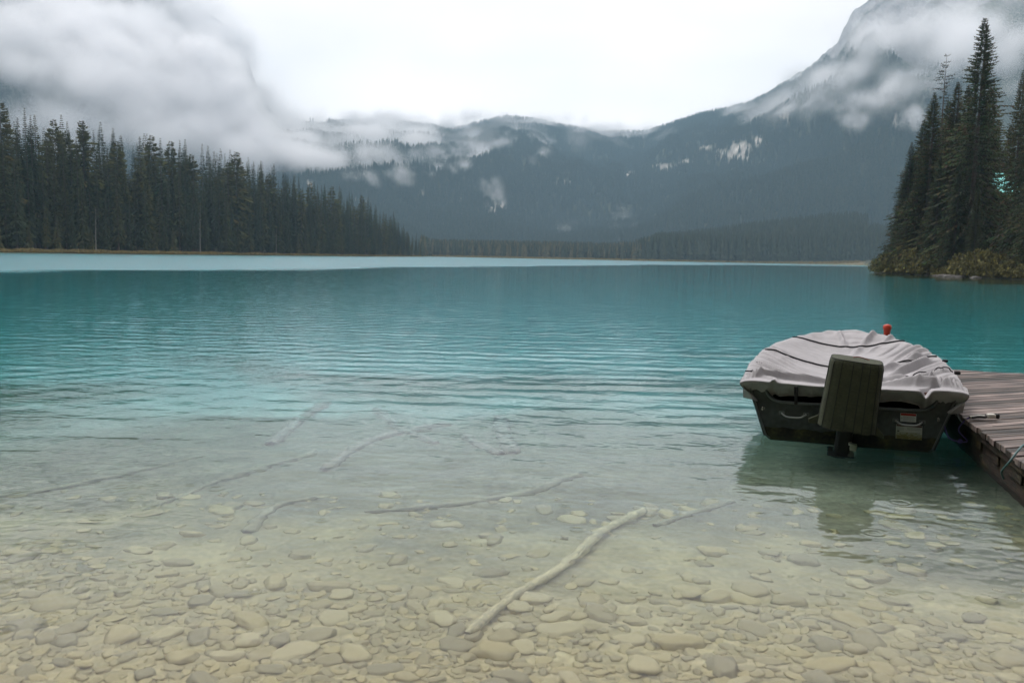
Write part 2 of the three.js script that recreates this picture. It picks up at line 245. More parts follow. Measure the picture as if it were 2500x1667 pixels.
// left shore: the trees that stand out at the skyline first (bearing, height of the tip as an angle, kind, width)
const shoreY = (az, r) => Math.max(0.25, landHeight(az, r) - 0.15);
const skylineEl = table([[-34, 8.0], [-31, 7.7], [-29.2, 7.25], [-26.5, 7.1], [-24, 6.75], [-22.3, 6.45], [-18, 5.75], [-16.3, 5.35], [-14, 4.5], [-11.5, 4.0], [-10, 3.6], [-8.6, 2.65], [-8, 2.55], [-7, 1.7], [-6.4, 1.3], [-6.1, 1.0]]);
const leftGroup = 'spruces of the dense stand on the left shore', rest = [];
{
  const rnd = rngOf(21);
  const marked = [[-30.7, 8.15, 6, 1.25, 'tallest broad-topped spruce at the left end of the forest shore'], [-29.2, 7.55, 1, 1, null], [-26.5, 7.5, 4, 1, null], [-24.9, 7.2, 0, 1, null], [-23.45, 6.85, 2, 1.15, 'round-topped spruce standing above the middle of the left forest'], [-22.3, 6.75, 3, 1.1, null], [-20.9, 6.55, 1, 0.9, null], [-19.4, 5.9, 7, 0.9, null], [-17.9, 6.28, 6, 1.2, 'broad spruce with a feathery tip, tallest right of the forest middle'], [-16.4, 5.75, 5, 1, null], [-15.6, 5.65, 8, 1, null], [-14.9, 5.0, 3, 1, null], [-13.1, 4.6, 0, 0.9, null], [-11.5, 4.4, 2, 0.9, null], [-10.1, 3.9, 4, 1, null], [-9.66, 3.75, 1, 0.9, null], [-8.0, 2.85, 0, 0.9, null], [-6.5, 1.5, 3, 0.9, 'last small spruce at the tip of the forested point']];
  for (const [az, el, k, w, label] of marked) { const r = shoreAt(az) + 14 + 10 * rnd(), p = pol(az, r); p.y = shoreY(az, r); tree(kinds[k], p, 1.45 + r * Math.tan(el * D2R) - p.y, rnd() * 6.28, label ?? `spruce standing clear above the left forest, ${az < -28 ? 'just right of the tallest broad-topped one' : az < -25.5 ? 'near the left end' : az < -24 ? 'left of the round-topped one' : az < -21.5 ? 'just right of the round-topped one' : az < -20 ? 'narrow and pointed, in the middle' : az < -19 ? 'left of the one with the feathery tip' : az < -16 ? 'just right of the one with the feathery tip' : az < -15 ? 'second right of the feathery-tipped one' : az < -14 ? 'third right of the feathery-tipped one' : az < -12 ? 'left of the slope down to the point' : az < -11 ? 'above the slope down to the point' : az < -9.9 ? 'taller of a close pair towards the point' : az < -9 ? 'lower of a close pair towards the point' : 'nearest the tip of the point'}`, label ? leftGroup : 'spruces that stand clear above the left forest', w * 1.05); }
  // rows behind one another; the front ones are trees of their own, the hidden rows behind are the wood
  let n = 0;
  for (let row = 0; row < 9; row++) {
    const gapM = [4.2, 3.4, 3.4, 3.6, 4, 4.5, 5, 5, 5][row];
    for (let az = -34; az < -6.25;) {
      const s = shoreAt(az), r = s + 5 + row * 5.5 + 4 * rnd(), cap = 1.45 + r * Math.tan(skylineEl(az) * D2R) - 1.5;
      const h = cap * (row === 0 ? 0.22 + 0.55 * rnd() : row === 1 ? 0.55 + 0.4 * rnd() : 0.70 + 0.40 * Math.pow(rnd(), 1.4)), p = pol(az, r); p.y = shoreY(az, r);
      const tip = az > -6.9; if (!(tip && row > 3)) {
        if (az > -31.6 && row < 4 && n < 262) {
          n++; const small = h < 11, ki = Math.floor(rnd() * 9), k = small ? young : kinds[ki];
          const look = ['full dark', 'slender dark', 'ragged olive', 'dense dark', 'narrow bluish', 'even-sided', 'broad round-topped', 'slim pointed', 'open-branched'][ki], size = h < 18 ? 'half-grown ' : h > 29 ? 'very tall ' : '', where = az < -28 ? 'far left' : az < -25 ? 'near the left end' : az < -21.5 ? 'left of its middle' : az < -18 ? 'in its middle' : az < -14.5 ? 'right of its middle' : az < -10.5 ? 'towards the point' : 'on the point';
          tree(k, p, h, rnd() * 6.28, small ? `short bushy young spruce at the front of the left forest, ${where}` : `${size}${look} spruce, ${row < 2 ? 'front' : 'second'} ranks of the left forest, ${where}`, small ? 'young spruces at the front of the left forest' : row < 2 ? leftGroup : 'spruces in the second rank of the left forest', 0.9 + 0.3 * rnd());
        }
        else rest.push([p, h, rnd() * 6.28, Math.floor(rnd() * 9)]);
      }
      az += gapM * (0.6 + 0.8 * rnd()) / s / D2R * 0.8;
    }
  }
  // bare grey snags between them
  const snag = (seed, H) => { const q = rngOf(seed), parts = [trunk(H, 0.14, 0.3, 5)]; for (let i = 0; i < 14; i++) { const y = H * (0.35 + 0.62 * q()), a = q() * 6.28, L = 0.4 + 1.1 * q() * (1 - y / H); const t = tube([[0, y, 0], [Math.cos(a) * L * 0.6, y - 0.05, Math.sin(a) * L * 0.6], [Math.cos(a) * L, y - 0.25 * L, Math.sin(a) * L]], 0.025, 3, 3); t.deleteAttribute('uv'); parts.push(t); } parts[0].deleteAttribute('uv'); return mergeGeometries(parts); };
  for (const [az, dr, h, l] of [[-20.1, 4, 19, 'pale bare dead trunk standing in the left forest'], [-26.0, 3, 13, 'short pale dead trunk near the left end of the forest shore'], [-22.2, 30, 33, 'thin grey dead spire rising beside the round-topped spruce'], [-19.95, 26, 31.5, 'thin dead spire left of the narrow pointed spruce'], [-15.5, 3, 12, 'slim pale dead trunk at the forest edge left of the point'], [-12.9, 24, 32, 'thin dead spire above the trees near the point']]) {
    const r = shoreAt(az) + dr, p = pol(az, r), o = thing('dead_tree', l, 'dead tree', [p.x, shoreY(az, r), p.z]); put('trunk', snag(Math.round(h * 7), h), paleBark, o);
  }
}
function instanced(name, g, m, list, label, tint) {   // list: [position, height scale, turn, width scale, colour]
  const o = new THREE.InstancedMesh(g, m, list.length), M = new THREE.Matrix4(), Q = new THREE.Quaternion(), Y = V(0, 1, 0);
  list.forEach(([p, s, t, w = s, c], i) => { M.compose(p, Q.setFromAxisAngle(Y, t), V(w, s, w)); o.setMatrixAt(i, M); if (tint && c) o.setColorAt(i, c); });
  return stuff(name, o, label);
}
for (let k = 0; k < 9; k++) { const l = rest.filter((t) => t[3] === k).map(([p, h, t]) => [p, h / 30, t, h / 30 * 1.1]); if (l.length) instanced('forest', kinds[k].crown, needles, l, 'mass of dark spruces standing behind the left shore trees'); }

// distant wood: slender low trees, thousands of them on the slopes
function farTree(seed, tone) { const rnd = rngOf(seed), p = [], c = []; for (let i = 0; i < 7; i++) { const y0 = i * 0.125, r = 0.155 * Math.pow(1 - i / 7.4, 0.8), n = 5, a0 = rnd() * 6; for (let k = 0; k < n; k++) { const a = a0 + k / n * 6.28, b = a0 + (k + 1) / n * 6.28, q = r * (0.75 + 0.5 * rnd()), m = 0.75 + 0.5 * rnd(); p.push(0, y0 + 0.25, 0, Math.cos(a) * q, y0 + 0.03 * rnd(), Math.sin(a) * q, Math.cos(b) * r * (0.75 + 0.5 * rnd()), y0 + 0.03 * rnd(), Math.sin(b) * r); for (let j = 0; j < 3; j++) c.push(tone[0] * m, tone[1] * m, tone[2] * m); } } return geo(p, null, null, c); }
{
  const rnd = rngOf(33), shapes = [farTree(1, [0.045, 0.056, 0.036]), farTree(2, [0.05, 0.058, 0.036]), farTree(3, [0.04, 0.052, 0.036])], lists = [[], [], []];
  const white = col(1, 1, 1);
  for (let i = 0; i < 150000; i++) {
    const az = -34 + 66 * rnd(), f = footR(az), R = ridgeR(az), r = Math.sqrt(lerp((f - 80) ** 2, (R + 10) ** 2, rnd())), h = landHeight(az, r);
    if (rnd() > 0.75 || az > 27) continue;
    if (h > treeLine(az) + 160 * fbm(az * 0.6, 4, r * 0.004, 3) || bare(az, r) > 0.35) continue;
    const p = pol(az, r, h - 0.5), s = (13 + 9 * rnd()) * (1 - 0.3 * sstep(200, 520, h)); lists[i % 3].push([p, s, rnd() * 6, s * (0.9 + 0.3 * rnd())]);
  }
  lists.forEach((l, k) => instanced('mountain_forest', shapes[k], needles, l, 'distant conifer forest covering the mountain slopes'));
  const near = [[], [], []], olive = [], oliveShape = farTree(7, [0.095, 0.085, 0.045]);
  for (let i = 0; i < 16000; i++) {
    const az = -6.2 + 31 * rnd(), s = az > 22.1 ? 900 : shoreAt(az), r = s + 14 + 330 * Math.pow(rnd(), 1.3);
    const right = sstep(6.5, 10, az + 0.8 * noise(az * 1.3, 5)), p = pol(az, r, landHeight(az, r) - 0.3), red = rnd() < 0.4 * (1 - right) && r < s + 120;
    const hh = lerp(9 + 9 * rnd(), 15 + 14 * rnd(), right); if (az > 3.5 && az < 8 && r < s + 80 && rnd() < 0.6) continue;
    (red ? olive : near[i % 3]).push([p, hh, rnd() * 6, hh * (1 + 0.25 * rnd())]);
  }
  near.forEach((l, k) => instanced('far_shore_forest', shapes[k], needles, l, 'band of conifers along the far end of the lake'));
  instanced('far_shore_brush', oliveShape, needles, olive, 'rusty olive low trees along the far left shore');
}
// right shore: the near stand
const bigKinds = [];
for (let i = 0; i < 5; i++) bigKinds.push({ H: 30, crown: crown(200 + i, 30, [4.9, 4.3, 4.7, 4.0, 5.3][i], { step: 0.27, per: 9, sprays: 16, fine: 1, base: 0.02, ragged: 0.55, gap: [0.06, 0.1, 0.05, 0.1, 0.04][i], power: [0.78, 0.7, 0.85, 0.72, 0.8][i], spraySize: 0.75, tone: [[0.052, 0.06, 0.026], [0.066, 0.068, 0.026], [0.05, 0.058, 0.028], [0.072, 0.07, 0.028], [0.052, 0.058, 0.026]][i] }), trunk: trunk(29.5, 0.36, 0.25, 8) });
const thin = { H: 30, crown: crown(230, 30, 1.35, { step: 0.42, per: 6, sprays: 8, fine: 1, base: 0.5, ragged: 0.7, gap: 0.45, tone: [0.045, 0.05, 0.03], spraySize: 0.8, power: 0.35 }), trunk: trunk(29.6, 0.2, 0.3, 8) };
{
  const rnd = rngOf(44);
  for (const [az, dr, el, k, w, label] of [
    [27.9, 9, 14.0, 0, 1.15, 'tallest dense spruce of the right shore stand'], [26.03, 14, 12.2, -1, 1.3, 'thin sparse spruce with a bare upper stem on the right shore'], [25.55, 8, 10.1, 1, 1.25, 'pointed spruce left of the thin sparse one on the right shore'], [26.75, 10, 10.6, 3, 1.3, 'lighter green spruce between the thin one and the tallest one'],
    [24.5, 7, 7.3, 2, 1.35, 'stocky spruce at the left end of the right shore stand'], [25.0, 5, 5.9, 4, 1.2, 'full low-branched spruce before the left end of the right stand'], [30.75, 12, 13.2, 2, 0.85, 'tall spruce cut by the right edge of the picture'], [28.95, 60, 8.2, 1, 0.9, 'spruce half hidden behind the tallest one, to its right'],
    [28.45, 16, 8.3, 3, 0.9, 'spruce in the shade to the right of the tallest one'], [31.0, 4, 7.6, 4, 1.0, 'low-branched spruce at the right edge of the picture'], [31.6, 8, 10.5, 0, 1, 'spruce just beyond the right edge of the picture'], [26.1, 4, 6.6, 4, 1.05, 'broad dark spruce in front of the thin sparse one'], [27.15, 4, 6.2, 2, 1.1, 'dark spruce in front of the tallest one, to its left'],
    [24.02, 6, 3.1, 3, 0.9, 'small spruce before the left end of the right stand'], [23.75, 8, 1.9, 2, 0.9, 'smallest spruce at the left end of the right stand'], [28.2, 22, 9.5, 4, 1, 'dark spruce standing behind the tallest one'], [27.2, 24, 8.8, 0, 1, 'shaded spruce deep inside the right stand'], [25.9, 24, 7.8, 2, 1.1, 'spruce behind the thin sparse one'], [24.75, 20, 6.6, 0, 1.1, 'spruce behind the stocky one at the left end of the stand'], [26.6, 28, 8.6, 1, 1.2, 'dim spruce filling the stand behind the lighter green one'], [29.6, 62, 8.0, 3, 1.2, 'dim spruce behind the trees at the right edge'], [28.2, 5, 4.6, 4, 0.9, 'low spruce before the dark middle of the right stand'], [25.4, 30, 7.4, 4, 1.1, 'dim spruce far back at the left of the right stand'], [30.6, 58, 8.9, 0, 0.9, 'tall dim spruce back at the right edge'], [26.35, 18, 9.6, 0, 1.3, 'full spruce hiding the stem of the thin sparse one'], [27.3, 15, 10.4, 4, 1.2, 'full spruce close behind the tallest one, to its left'], [28.55, 15, 10.6, 1, 1.0, 'spruce close to the right side of the tallest one'], [30.0, 26, 11.0, 1, 0.8, 'tall spruce above the lodge roof'], [25.1, 14, 8.6, 0, 1.25, 'full spruce between the stocky one and the pointed one'], [24.2, 12, 5.2, 4, 1.2, 'rounded spruce at the left flank of the right stand'], [27.6, 34, 8.5, 2, 1.3, 'dim broad spruce far behind the tallest one']]) {
    const r = shoreAt(az) + dr, p = pol(az, r); p.y = shoreY(az, r); tree(k < 0 ? thin : bigKinds[k], p, 1.45 + r * Math.tan(el * D2R) - p.y, rnd() * 6.28, label, 'trees of the right shore stand', w);
  }
  { const p = pol(22.8, shoreAt(22.8) + 1.5); tree(young, V(p.x, 0.3, p.z), 2.6, 1, 'knee-high spruce seedling at the very tip of the right shore', 'trees of the right shore stand', 1); }
  // shrubs
  const shrubShape = (seed) => { const q = rngOf(seed), p = [], c = []; for (let i = 0; i < 1500; i++) { const a = q() * 6.28, u = Math.pow(q(), 0.45), lift = Math.pow(q(), 0.8), rr = u * (0.75 + 0.5 * noise(Math.cos(a) * 1.6 + seed, lift * 2.5, Math.sin(a) * 1.6)) * Math.sqrt(Math.max(0.05, 1 - Math.pow(lift, 2.4))), x = Math.cos(a) * rr, z = Math.sin(a) * rr, y = 0.02 + lift * (0.95 + 0.3 * noise(x * 3, seed, z * 3)), s = 0.05 + 0.05 * q(), m = 0.6 + 0.8 * q(), y2 = q() < 0.2 ? 1.5 : 1; const e = () => (q() - 0.5) * 2 * s; p.push(x + e(), y + e(), z + e(), x + e(), y + e() + s, z + e(), x + e(), y + e(), z + e()); for (let j = 0; j < 3; j++) c.push(0.098 * m * y2, 0.088 * m * y2, 0.03 * m); } return geo(p, null, null, c); };
  const stems = (seed) => { const q = rngOf(seed), l = []; for (let i = 0; i < 9; i++) { const a = q() * 6.28, k = 0.3 + 0.5 * q(); const t = tube([[0.1 * Math.cos(a), -0.05, 0.1 * Math.sin(a)], [0.5 * k * Math.cos(a), 0.4, 0.5 * k * Math.sin(a)], [k * Math.cos(a), 0.85, k * Math.sin(a)]], 0.014, 5, 4); l.push(t); } return mergeGeometries(l); };
  const shr = [1, 2, 3].map((s) => [shrubShape(300 + s), stems(310 + s)]);
  const spots = [[22.95, 2.5, 1.3, 0.8, 'low yellowish shrub on the tip of the right shore'], [23.4, 2.5, 3.0, 2.4, 'rounded olive shrub nearest the left end of the right shore'], [23.9, 3, 3.2, 3.4, 'taller olive shrub beside the rounded one at the left of the right shore'], [24.4, 2, 3.2, 3.8, 'tallest yellow-green willow shrub on the right shore'], [24.9, 1.5, 3.0, 3.2, 'spreading olive shrub at the waterline left of the middle gap'], [25.4, 1.5, 3.0, 3.4, 'bushy olive shrub in the middle of the left shrub bank'], [25.95, 1.2, 2.8, 3.0, 'olive shrub just left of the dark gap'], [26.5, 1, 1.8, 1.5, 'small yellow shrub in the dark gap under the spruces'], [26.95, 1, 1.6, 1.2, 'lowest shrub between the two shrub banks'], [27.6, 1.2, 2.6, 2.6, 'olive shrub just right of the dark gap'], [28.2, 1.2, 2.8, 3.0, 'leafy yellow-green shrub in the right shrub bank'], [28.9, 1.2, 2.8, 3.0, 'rounded shrub in the middle of the right shrub bank'], [29.6, 1.4, 2.6, 2.5, 'olive shrub near the right edge of the picture'], [30.3, 1.5, 2.4, 2.1, 'darker shrub at the right edge of the picture'], [31.0, 1.2, 2.2, 1.6, 'low shrub cut off by the right edge of the picture']];
  spots.forEach(([az, dr, w, h, label], i) => { const r = shoreAt(az) + dr, p = pol(az, r), o = thing('willow_shrub', label, 'shrub', [p.x, shoreY(az, r) - 0.1, p.z], i * 1.7, 'willow shrubs along the right shore'); o.scale.set(w, h, w); put('foliage', shr[i % 3][0], needles, o); put('stem', shr[i % 3][1], bark, o); });
  // stones at the waterline of the right shore
  for (const [az, s, l] of [[26.4, 0.5, 'leftmost grey boulder'], [26.75, 0.7, 'second grey boulder from the left'], [27.15, 0.75, 'largest grey boulder'], [27.5, 0.6, 'grey boulder right of the largest one'], [28.4, 0.5, 'rightmost grey boulder']]) { const p = pol(az, shoreAt(az) - 1.5), g = new THREE.IcosahedronGeometry(1, 2); const a = g.attributes.position; for (let i = 0; i < a.count; i++) { const k = 1 + 0.3 * noise(a.getX(i) * 1.3 + az, a.getY(i) * 1.3, a.getZ(i) * 1.3); a.setXYZ(i, a.getX(i) * k * s * 1.5, a.getY(i) * k * s * 0.45, a.getZ(i) * k * s); } g.computeVertexNormals(); const o = put('shore_boulder', g, std(0.13, 0.12, 0.11, 0.9)); o.position.set(p.x, 0.0, p.z); tag(o, l + ' at the waterline under the right shore shrubs', 'boulder', 'boulders along the right waterline'); }
}
// the lodge behind the right stand: a turquoise metal roof glimpsed between the spruces
{
  const az = 29.35, r = shoreAt(az) + 36, p = pol(az, r), o = thing('lodge_building', 'lodge with a bright turquoise metal roof glimpsed between the right shore spruces', 'building', [p.x, 4.0, p.z], -12 * D2R);
  const wood = std(0.22, 0.15, 0.09, 0.8), roofMat = std(0.30, 0.80, 0.76, 0.35), trim = std(0.75, 0.74, 0.7, 0.7);
  put('wall', mergeGeometries([box(12, 11.2, 0.3, 0, 1.8, 4, 0.02), box(12, 11.2, 0.3, 0, 1.8, -4, 0.02), box(0.3, 11.2, 7.6, -5.85, 1.8, 0, 0.02), box(0.3, 11.2, 7.6, 5.85, 1.8, 0, 0.02)]), wood, o);
  const roof = new THREE.Group(); roof.name = 'roof'; o.add(roof);
  for (const s of [1, -1]) { const g = box(13.4, 0.14, 6.4, 0, 0, 0, 0.02); g.rotateX(s * 43 * D2R); g.translate(0, 9.5, s * 2.28); put('roof_slope', g, roofMat, roof); for (let i = -12; i <= 12; i++) { const q = box(0.05, 0.09, 6.3, i * 0.53, 0.1, 0, 0.01); q.rotateX(s * 43 * D2R); q.translate(0, 9.5, s * 2.28); put('seam', q, roofMat, roof); } }
  const gable = new THREE.Shape([[-4, 0], [4, 0], [0, 3.7]].map((q) => new THREE.Vector2(...q))); for (const s of [-1, 1]) { const g = new THREE.ExtrudeGeometry(gable, { depth: 0.25, bevelEnabled: false }); g.rotateY(Math.PI / 2); g.translate(s * 5.72 - 0.12, 7.4, 0); put('gable', g, wood, o); }
  for (const x of [-4, -1.4, 1.4, 4]) { const w = put('window', box(1.2, 1.5, 0.1, x, 4.8, 4.2, 0.02), trim, o); put('pane', box(1.0, 1.3, 0.04, x, 4.8, 4.27, 0.01), std(0.02, 0.025, 0.03, 0.08), w); }
}
// grass along the left and far shores
{
  const rnd = rngOf(55), blade = (seed) => { const q = rngOf(seed), p = [], c = []; for (let i = 0; i < 16; i++) { const a = q() * 6.28, x = (q() - 0.5) * 0.9, z = (q() - 0.5) * 0.9, h = 0.5 + 0.6 * q(), w = 0.07, lx = Math.cos(a) * 0.3 * h, lz = Math.sin(a) * 0.3 * h, m = 0.7 + 0.6 * q(); p.push(x - w, 0, z, x + w, 0, z, x + lx, h, z + lz); for (let j = 0; j < 3; j++) c.push(0.22 * m, 0.175 * m, 0.07 * m); } return geo(p, null, null, c); };
  const l = [];
  for (let i = 0; i < 9000; i++) { const az = -34 + 27.8 * rnd(), k = 0.5 + 0.5 * noise(az * 1.1, 3), r = shoreAt(az) + 0.3 + 9 * Math.pow(rnd(), 1.5), s = (0.45 + 0.8 * rnd()) * (0.35 + 1.1 * clamp(k, 0, 1)); l.push([pol(az, r, shoreY(az, r) - 0.1), s * 0.9, rnd() * 6, s * 1.6]); }
  for (let i = 0; i < 5000; i++) { const az = -6 + 28 * rnd(), r = shoreAt(az) + 0.5 + 24 * rnd(), s = 0.7 + 1.1 * rnd(); l.push([pol(az, r, Math.max(0.1, landHeight(az, r))), s, rnd() * 6, s * 2]); }
  instanced('shore_grass', blade(9), needles, l, 'golden grass along the lake shore');
}

// the wood at the viewer's back: it keeps the sky off everything that faces the shore
{
  const rnd = rngOf(57), l = []; for (let i = 0; i < 260; i++) { const az = 72 + 216 * rnd(), r = 9 + 24 * rnd() + (az < 95 || az > 265 ? 6 : 0), p = pol(az, r), h = 20 + 10 * rnd(); l.push([V(p.x, bedHeight(p.x, p.z) - 0.3, p.z), h / 30, rnd() * 6, h / 30 * 1.5]); }
  instanced('shore_wood', kinds[0].crown, needles, l, 'spruce wood on the near shore behind the viewer');
}
// ---------------------------------------------------------------- stones and sunken wood on the lake bed
{
  const rnd = rngOf(66), shapes = [];
  for (let s = 0; s < 9; s++) {
    let g = new THREE.IcosahedronGeometry(1, 2); g.deleteAttribute('uv'); g.deleteAttribute('normal'); g = mergeVertices(g);
    const a = g.attributes.position, sq = 0.5 + 0.4 * rnd();
    for (let i = 0; i < a.count; i++) { const x = a.getX(i), y = a.getY(i), z = a.getZ(i), k = 1 + 0.42 * noise(x * 1.2 + s * 9, y * 1.2, z * 1.2) + 0.14 * noise(x * 3 + s, y * 3, z * 3), f = Math.pow(Math.abs(x) ** 3 + Math.abs(z) ** 3 + 1e-6, -1 / 3) * Math.hypot(x, z); a.setXYZ(i, x * k * lerp(1, f, sq), clamp(y * k, -0.75, 0.62 + 0.12 * noise(x * 2, s, z * 2)), z * k * lerp(1, f, sq)); }
    g.computeVertexNormals(); shapes.push(g);
  }
  const mats = [[0.90, 0.76, 0.46], [0.80, 0.68, 0.43], [0.72, 0.62, 0.41], [0.97, 0.84, 0.55], [0.64, 0.56, 0.39]].map((c) => new THREE.MeshStandardMaterial({ color: col(...c), map: bedMap, roughness: 0.95 }));
  const spots = [];
  for (let tries = 0; tries < 90000 && spots.length < 2200; tries++) {
    const z = -(2.35 + 3.3 * Math.pow(rnd(), 1.5)), w = 0.78 * -z + 0.4, x = (rnd() * 2 - 1) * w, s = 0.02 + 0.058 * Math.pow(rnd(), 2.4);
    const dens = (0.5 + 0.9 * (fbm(x * 0.7, 4, z * 0.7, 3) + 0.2)) * (1 - sstep(3.2, 4.1, -z + 0.6 * noise(x * 0.6, 2) + 0.10 * x) * 0.97); if (rnd() > dens) continue;
    if (spots.some((q) => Math.hypot(q[0] - x, (q[1] - z) * 1.15) < (q[2] + s) * 0.92)) continue;
    spots.push([x, z, s]);
  }
  for (const q of [[-2.0, -3.62, 0.085], [-1.55, -3.3, 0.08], [-0.78, -3.35, 0.07], [0.7, -3.35, 0.07], [-2.0, -3.05, 0.075], [1.5, -3.4, 0.07], [1.25, -3.15, 0.07]]) { for (let i = spots.length - 1; i >= 0; i--) if (Math.hypot(spots[i][0] - q[0], spots[i][1] - q[1]) < spots[i][2] + q[2]) spots.splice(i, 1); spots.push(q); }
  spots.sort((a, b) => b[2] / -b[1] - a[2] / -a[1]);
  const M = new THREE.Matrix4(), Q = new THREE.Quaternion(), E = new THREE.Euler();
  const pose = ([x, z, s]) => { const h = 0.34 + 0.28 * rnd(); E.set((rnd() - 0.5) * 0.25, rnd() * 6.28, (rnd() - 0.5) * 0.25); return [V(x, bedHeight(x, z) + s * h * 0.3, z), Q.clone().setFromEuler(E), V(s * (1 + 0.5 * rnd()), s * h * 1.25, s * (0.75 + 0.3 * rnd()))]; };
  spots.slice(0, 300).forEach((q) => { const [p, r, s] = pose(q), o = put('stone', shapes[Math.floor(rnd() * 9)], mats[Math.floor(rnd() * 5)], lakeBed); o.position.copy(p); o.quaternion.copy(r); o.scale.copy(s); });
  const small = spots.slice(300); for (let i = 0; i < 9000; i++) { const z = -(1.6 + 4.2 * Math.pow(rnd(), 1.3)), x = (rnd() * 2 - 1) * (0.8 * -z + 0.6); if (rnd() < (0.45 + 0.9 * fbm(x * 0.8, 8, z * 0.8, 3)) * (1 - 0.9 * sstep(3.5, 4.4, -z + 0.12 * x))) small.push([x, z, 0.010 + 0.026 * rnd() * rnd()]); }
  for (let k = 0; k < 3; k++) { const l = small.filter((_, i) => i % 3 === k), o = new THREE.InstancedMesh(shapes[k * 3], mats[k], l.length); l.forEach((q, i) => { const [p, r, s] = pose(q); o.setMatrixAt(i, M.compose(p, r, s)); }); stuff('gravel', o, 'small stones and gravel between the larger stones', lakeBed); }

  const pale = std(0.82, 0.72, 0.50, 0.95, { map: bedMap }), soaked = std(0.50, 0.46, 0.35, 0.95, { map: bedMap }), pink = std(0.52, 0.44, 0.385, 0.95, { map: bedMap });
  function log(label, pts, r0, r1, m, lift = 0.02) {
    const c = new THREE.CatmullRomCurve3(pts.map(([x, z]) => V(x, bedHeight(x, z) + r0 * 0.1 + lift * 0.5, z))), n = 40, k = 9, N = c.computeFrenetFrames(n, false), seed = pts[0][0] * 10;
    const g = grid(k, n, (u, v) => { const i = Math.round(v * n), q = c.getPointAt(v), a = u * 6.2832, R = lerp(r0, r1, v) * (1 + 0.22 * noise(Math.cos(a) * 1.5 + seed, v * 9, Math.sin(a) * 1.5)) * (v < 0.02 || v > 0.98 ? 0.55 : 1), b = 0.25 * r0 * noise(v * 6, seed); q.addScaledVector(N.normals[i], Math.cos(a) * R + b).addScaledVector(N.binormals[i], Math.sin(a) * R); return [q.x, q.y, q.z]; }, (u, v) => [u * 0.6, v * 3]);
    const o = thing('sunken_log', label, 'log'); put('stem', g, m, o); return o;
  }
  const main = log('long pale sunken branch running away from the stony foreground', [[-0.16, -3.37], [0.03, -3.8], [0.28, -4.23], [0.57, -4.9], [0.87, -5.35]], 0.026, 0.042, pale, 0.07);
  put('twig', tube([[0.28, bedHeight(0.28, -4.23) + 0.05, -4.23], [0.36, bedHeight(0.36, -4.3) + 0.09, -4.33], [0.42, bedHeight(0.4, -4.4) + 0.07, -4.5]], 0.008, 8, 5), pale, main);
  log('thin straight sunken pole lying far left', [[-3.9, -5.0], [-3.21, -5.33], [-2.82, -5.88], [-2.45, -6.72]], 0.03, 0.035, soaked);
  log('bent sunken branch left of the middle', [[-1.49, -4.71], [-1.5, -5.05], [-1.45, -5.35], [-1.19, -5.57]], 0.05, 0.02, soaked);
  log('long sunken branch curving across the middle', [[-0.9, -5.19], [-0.34, -5.43], [0.09, -5.75], [0.53, -6.35]], 0.03, 0.045, soaked);
  log('thick pinkish sunken log pointing to the far shore', [[-0.12, -9.6], [-0.08, -8.4], [0.02, -7.19]], 0.075, 0.085, pink, 0.05);
  log('short pinkish log beside the thick sunken one', [[-0.45, -8.08], [-0.26, -7.49], [-0.08, -7.13]], 0.05, 0.06, pink, 0.06);
  log('sunken log rising to the left in the turquoise water', [[-2.08, -7.28], [-2.21, -8.85], [-2.24, -10.14]], 0.06, 0.08, pink, 0.1);
  log('crossing sunken branch in the middle distance', [[-1.41, -6.3], [-1.24, -7.7], [-0.65, -8.82]], 0.05, 0.07, pink, 0.06);
  log('sunken branch below the crossing one', [[-2.06, -5.89], [-1.87, -6.29], [-1.63, -6.96]], 0.04, 0.05, soaked);
  log('pale sunken branch right of the long foreground one', [[0.88, -5.03], [1.17, -5.31], [1.53, -5.63]], 0.025, 0.035, soaked);
  log('slender sunken branch in the deeper turquoise', [[-1.6, -9.9], [-1.04, -8.28], [-0.67, -7.55]], 0.05, 0.06, pink, 0.06);
  log('half-buried twig left of the bent branch', [[-2.23, -5.07], [-2.17, -5.4], [-2.03, -5.98]], 0.018, 0.025, soaked);
}

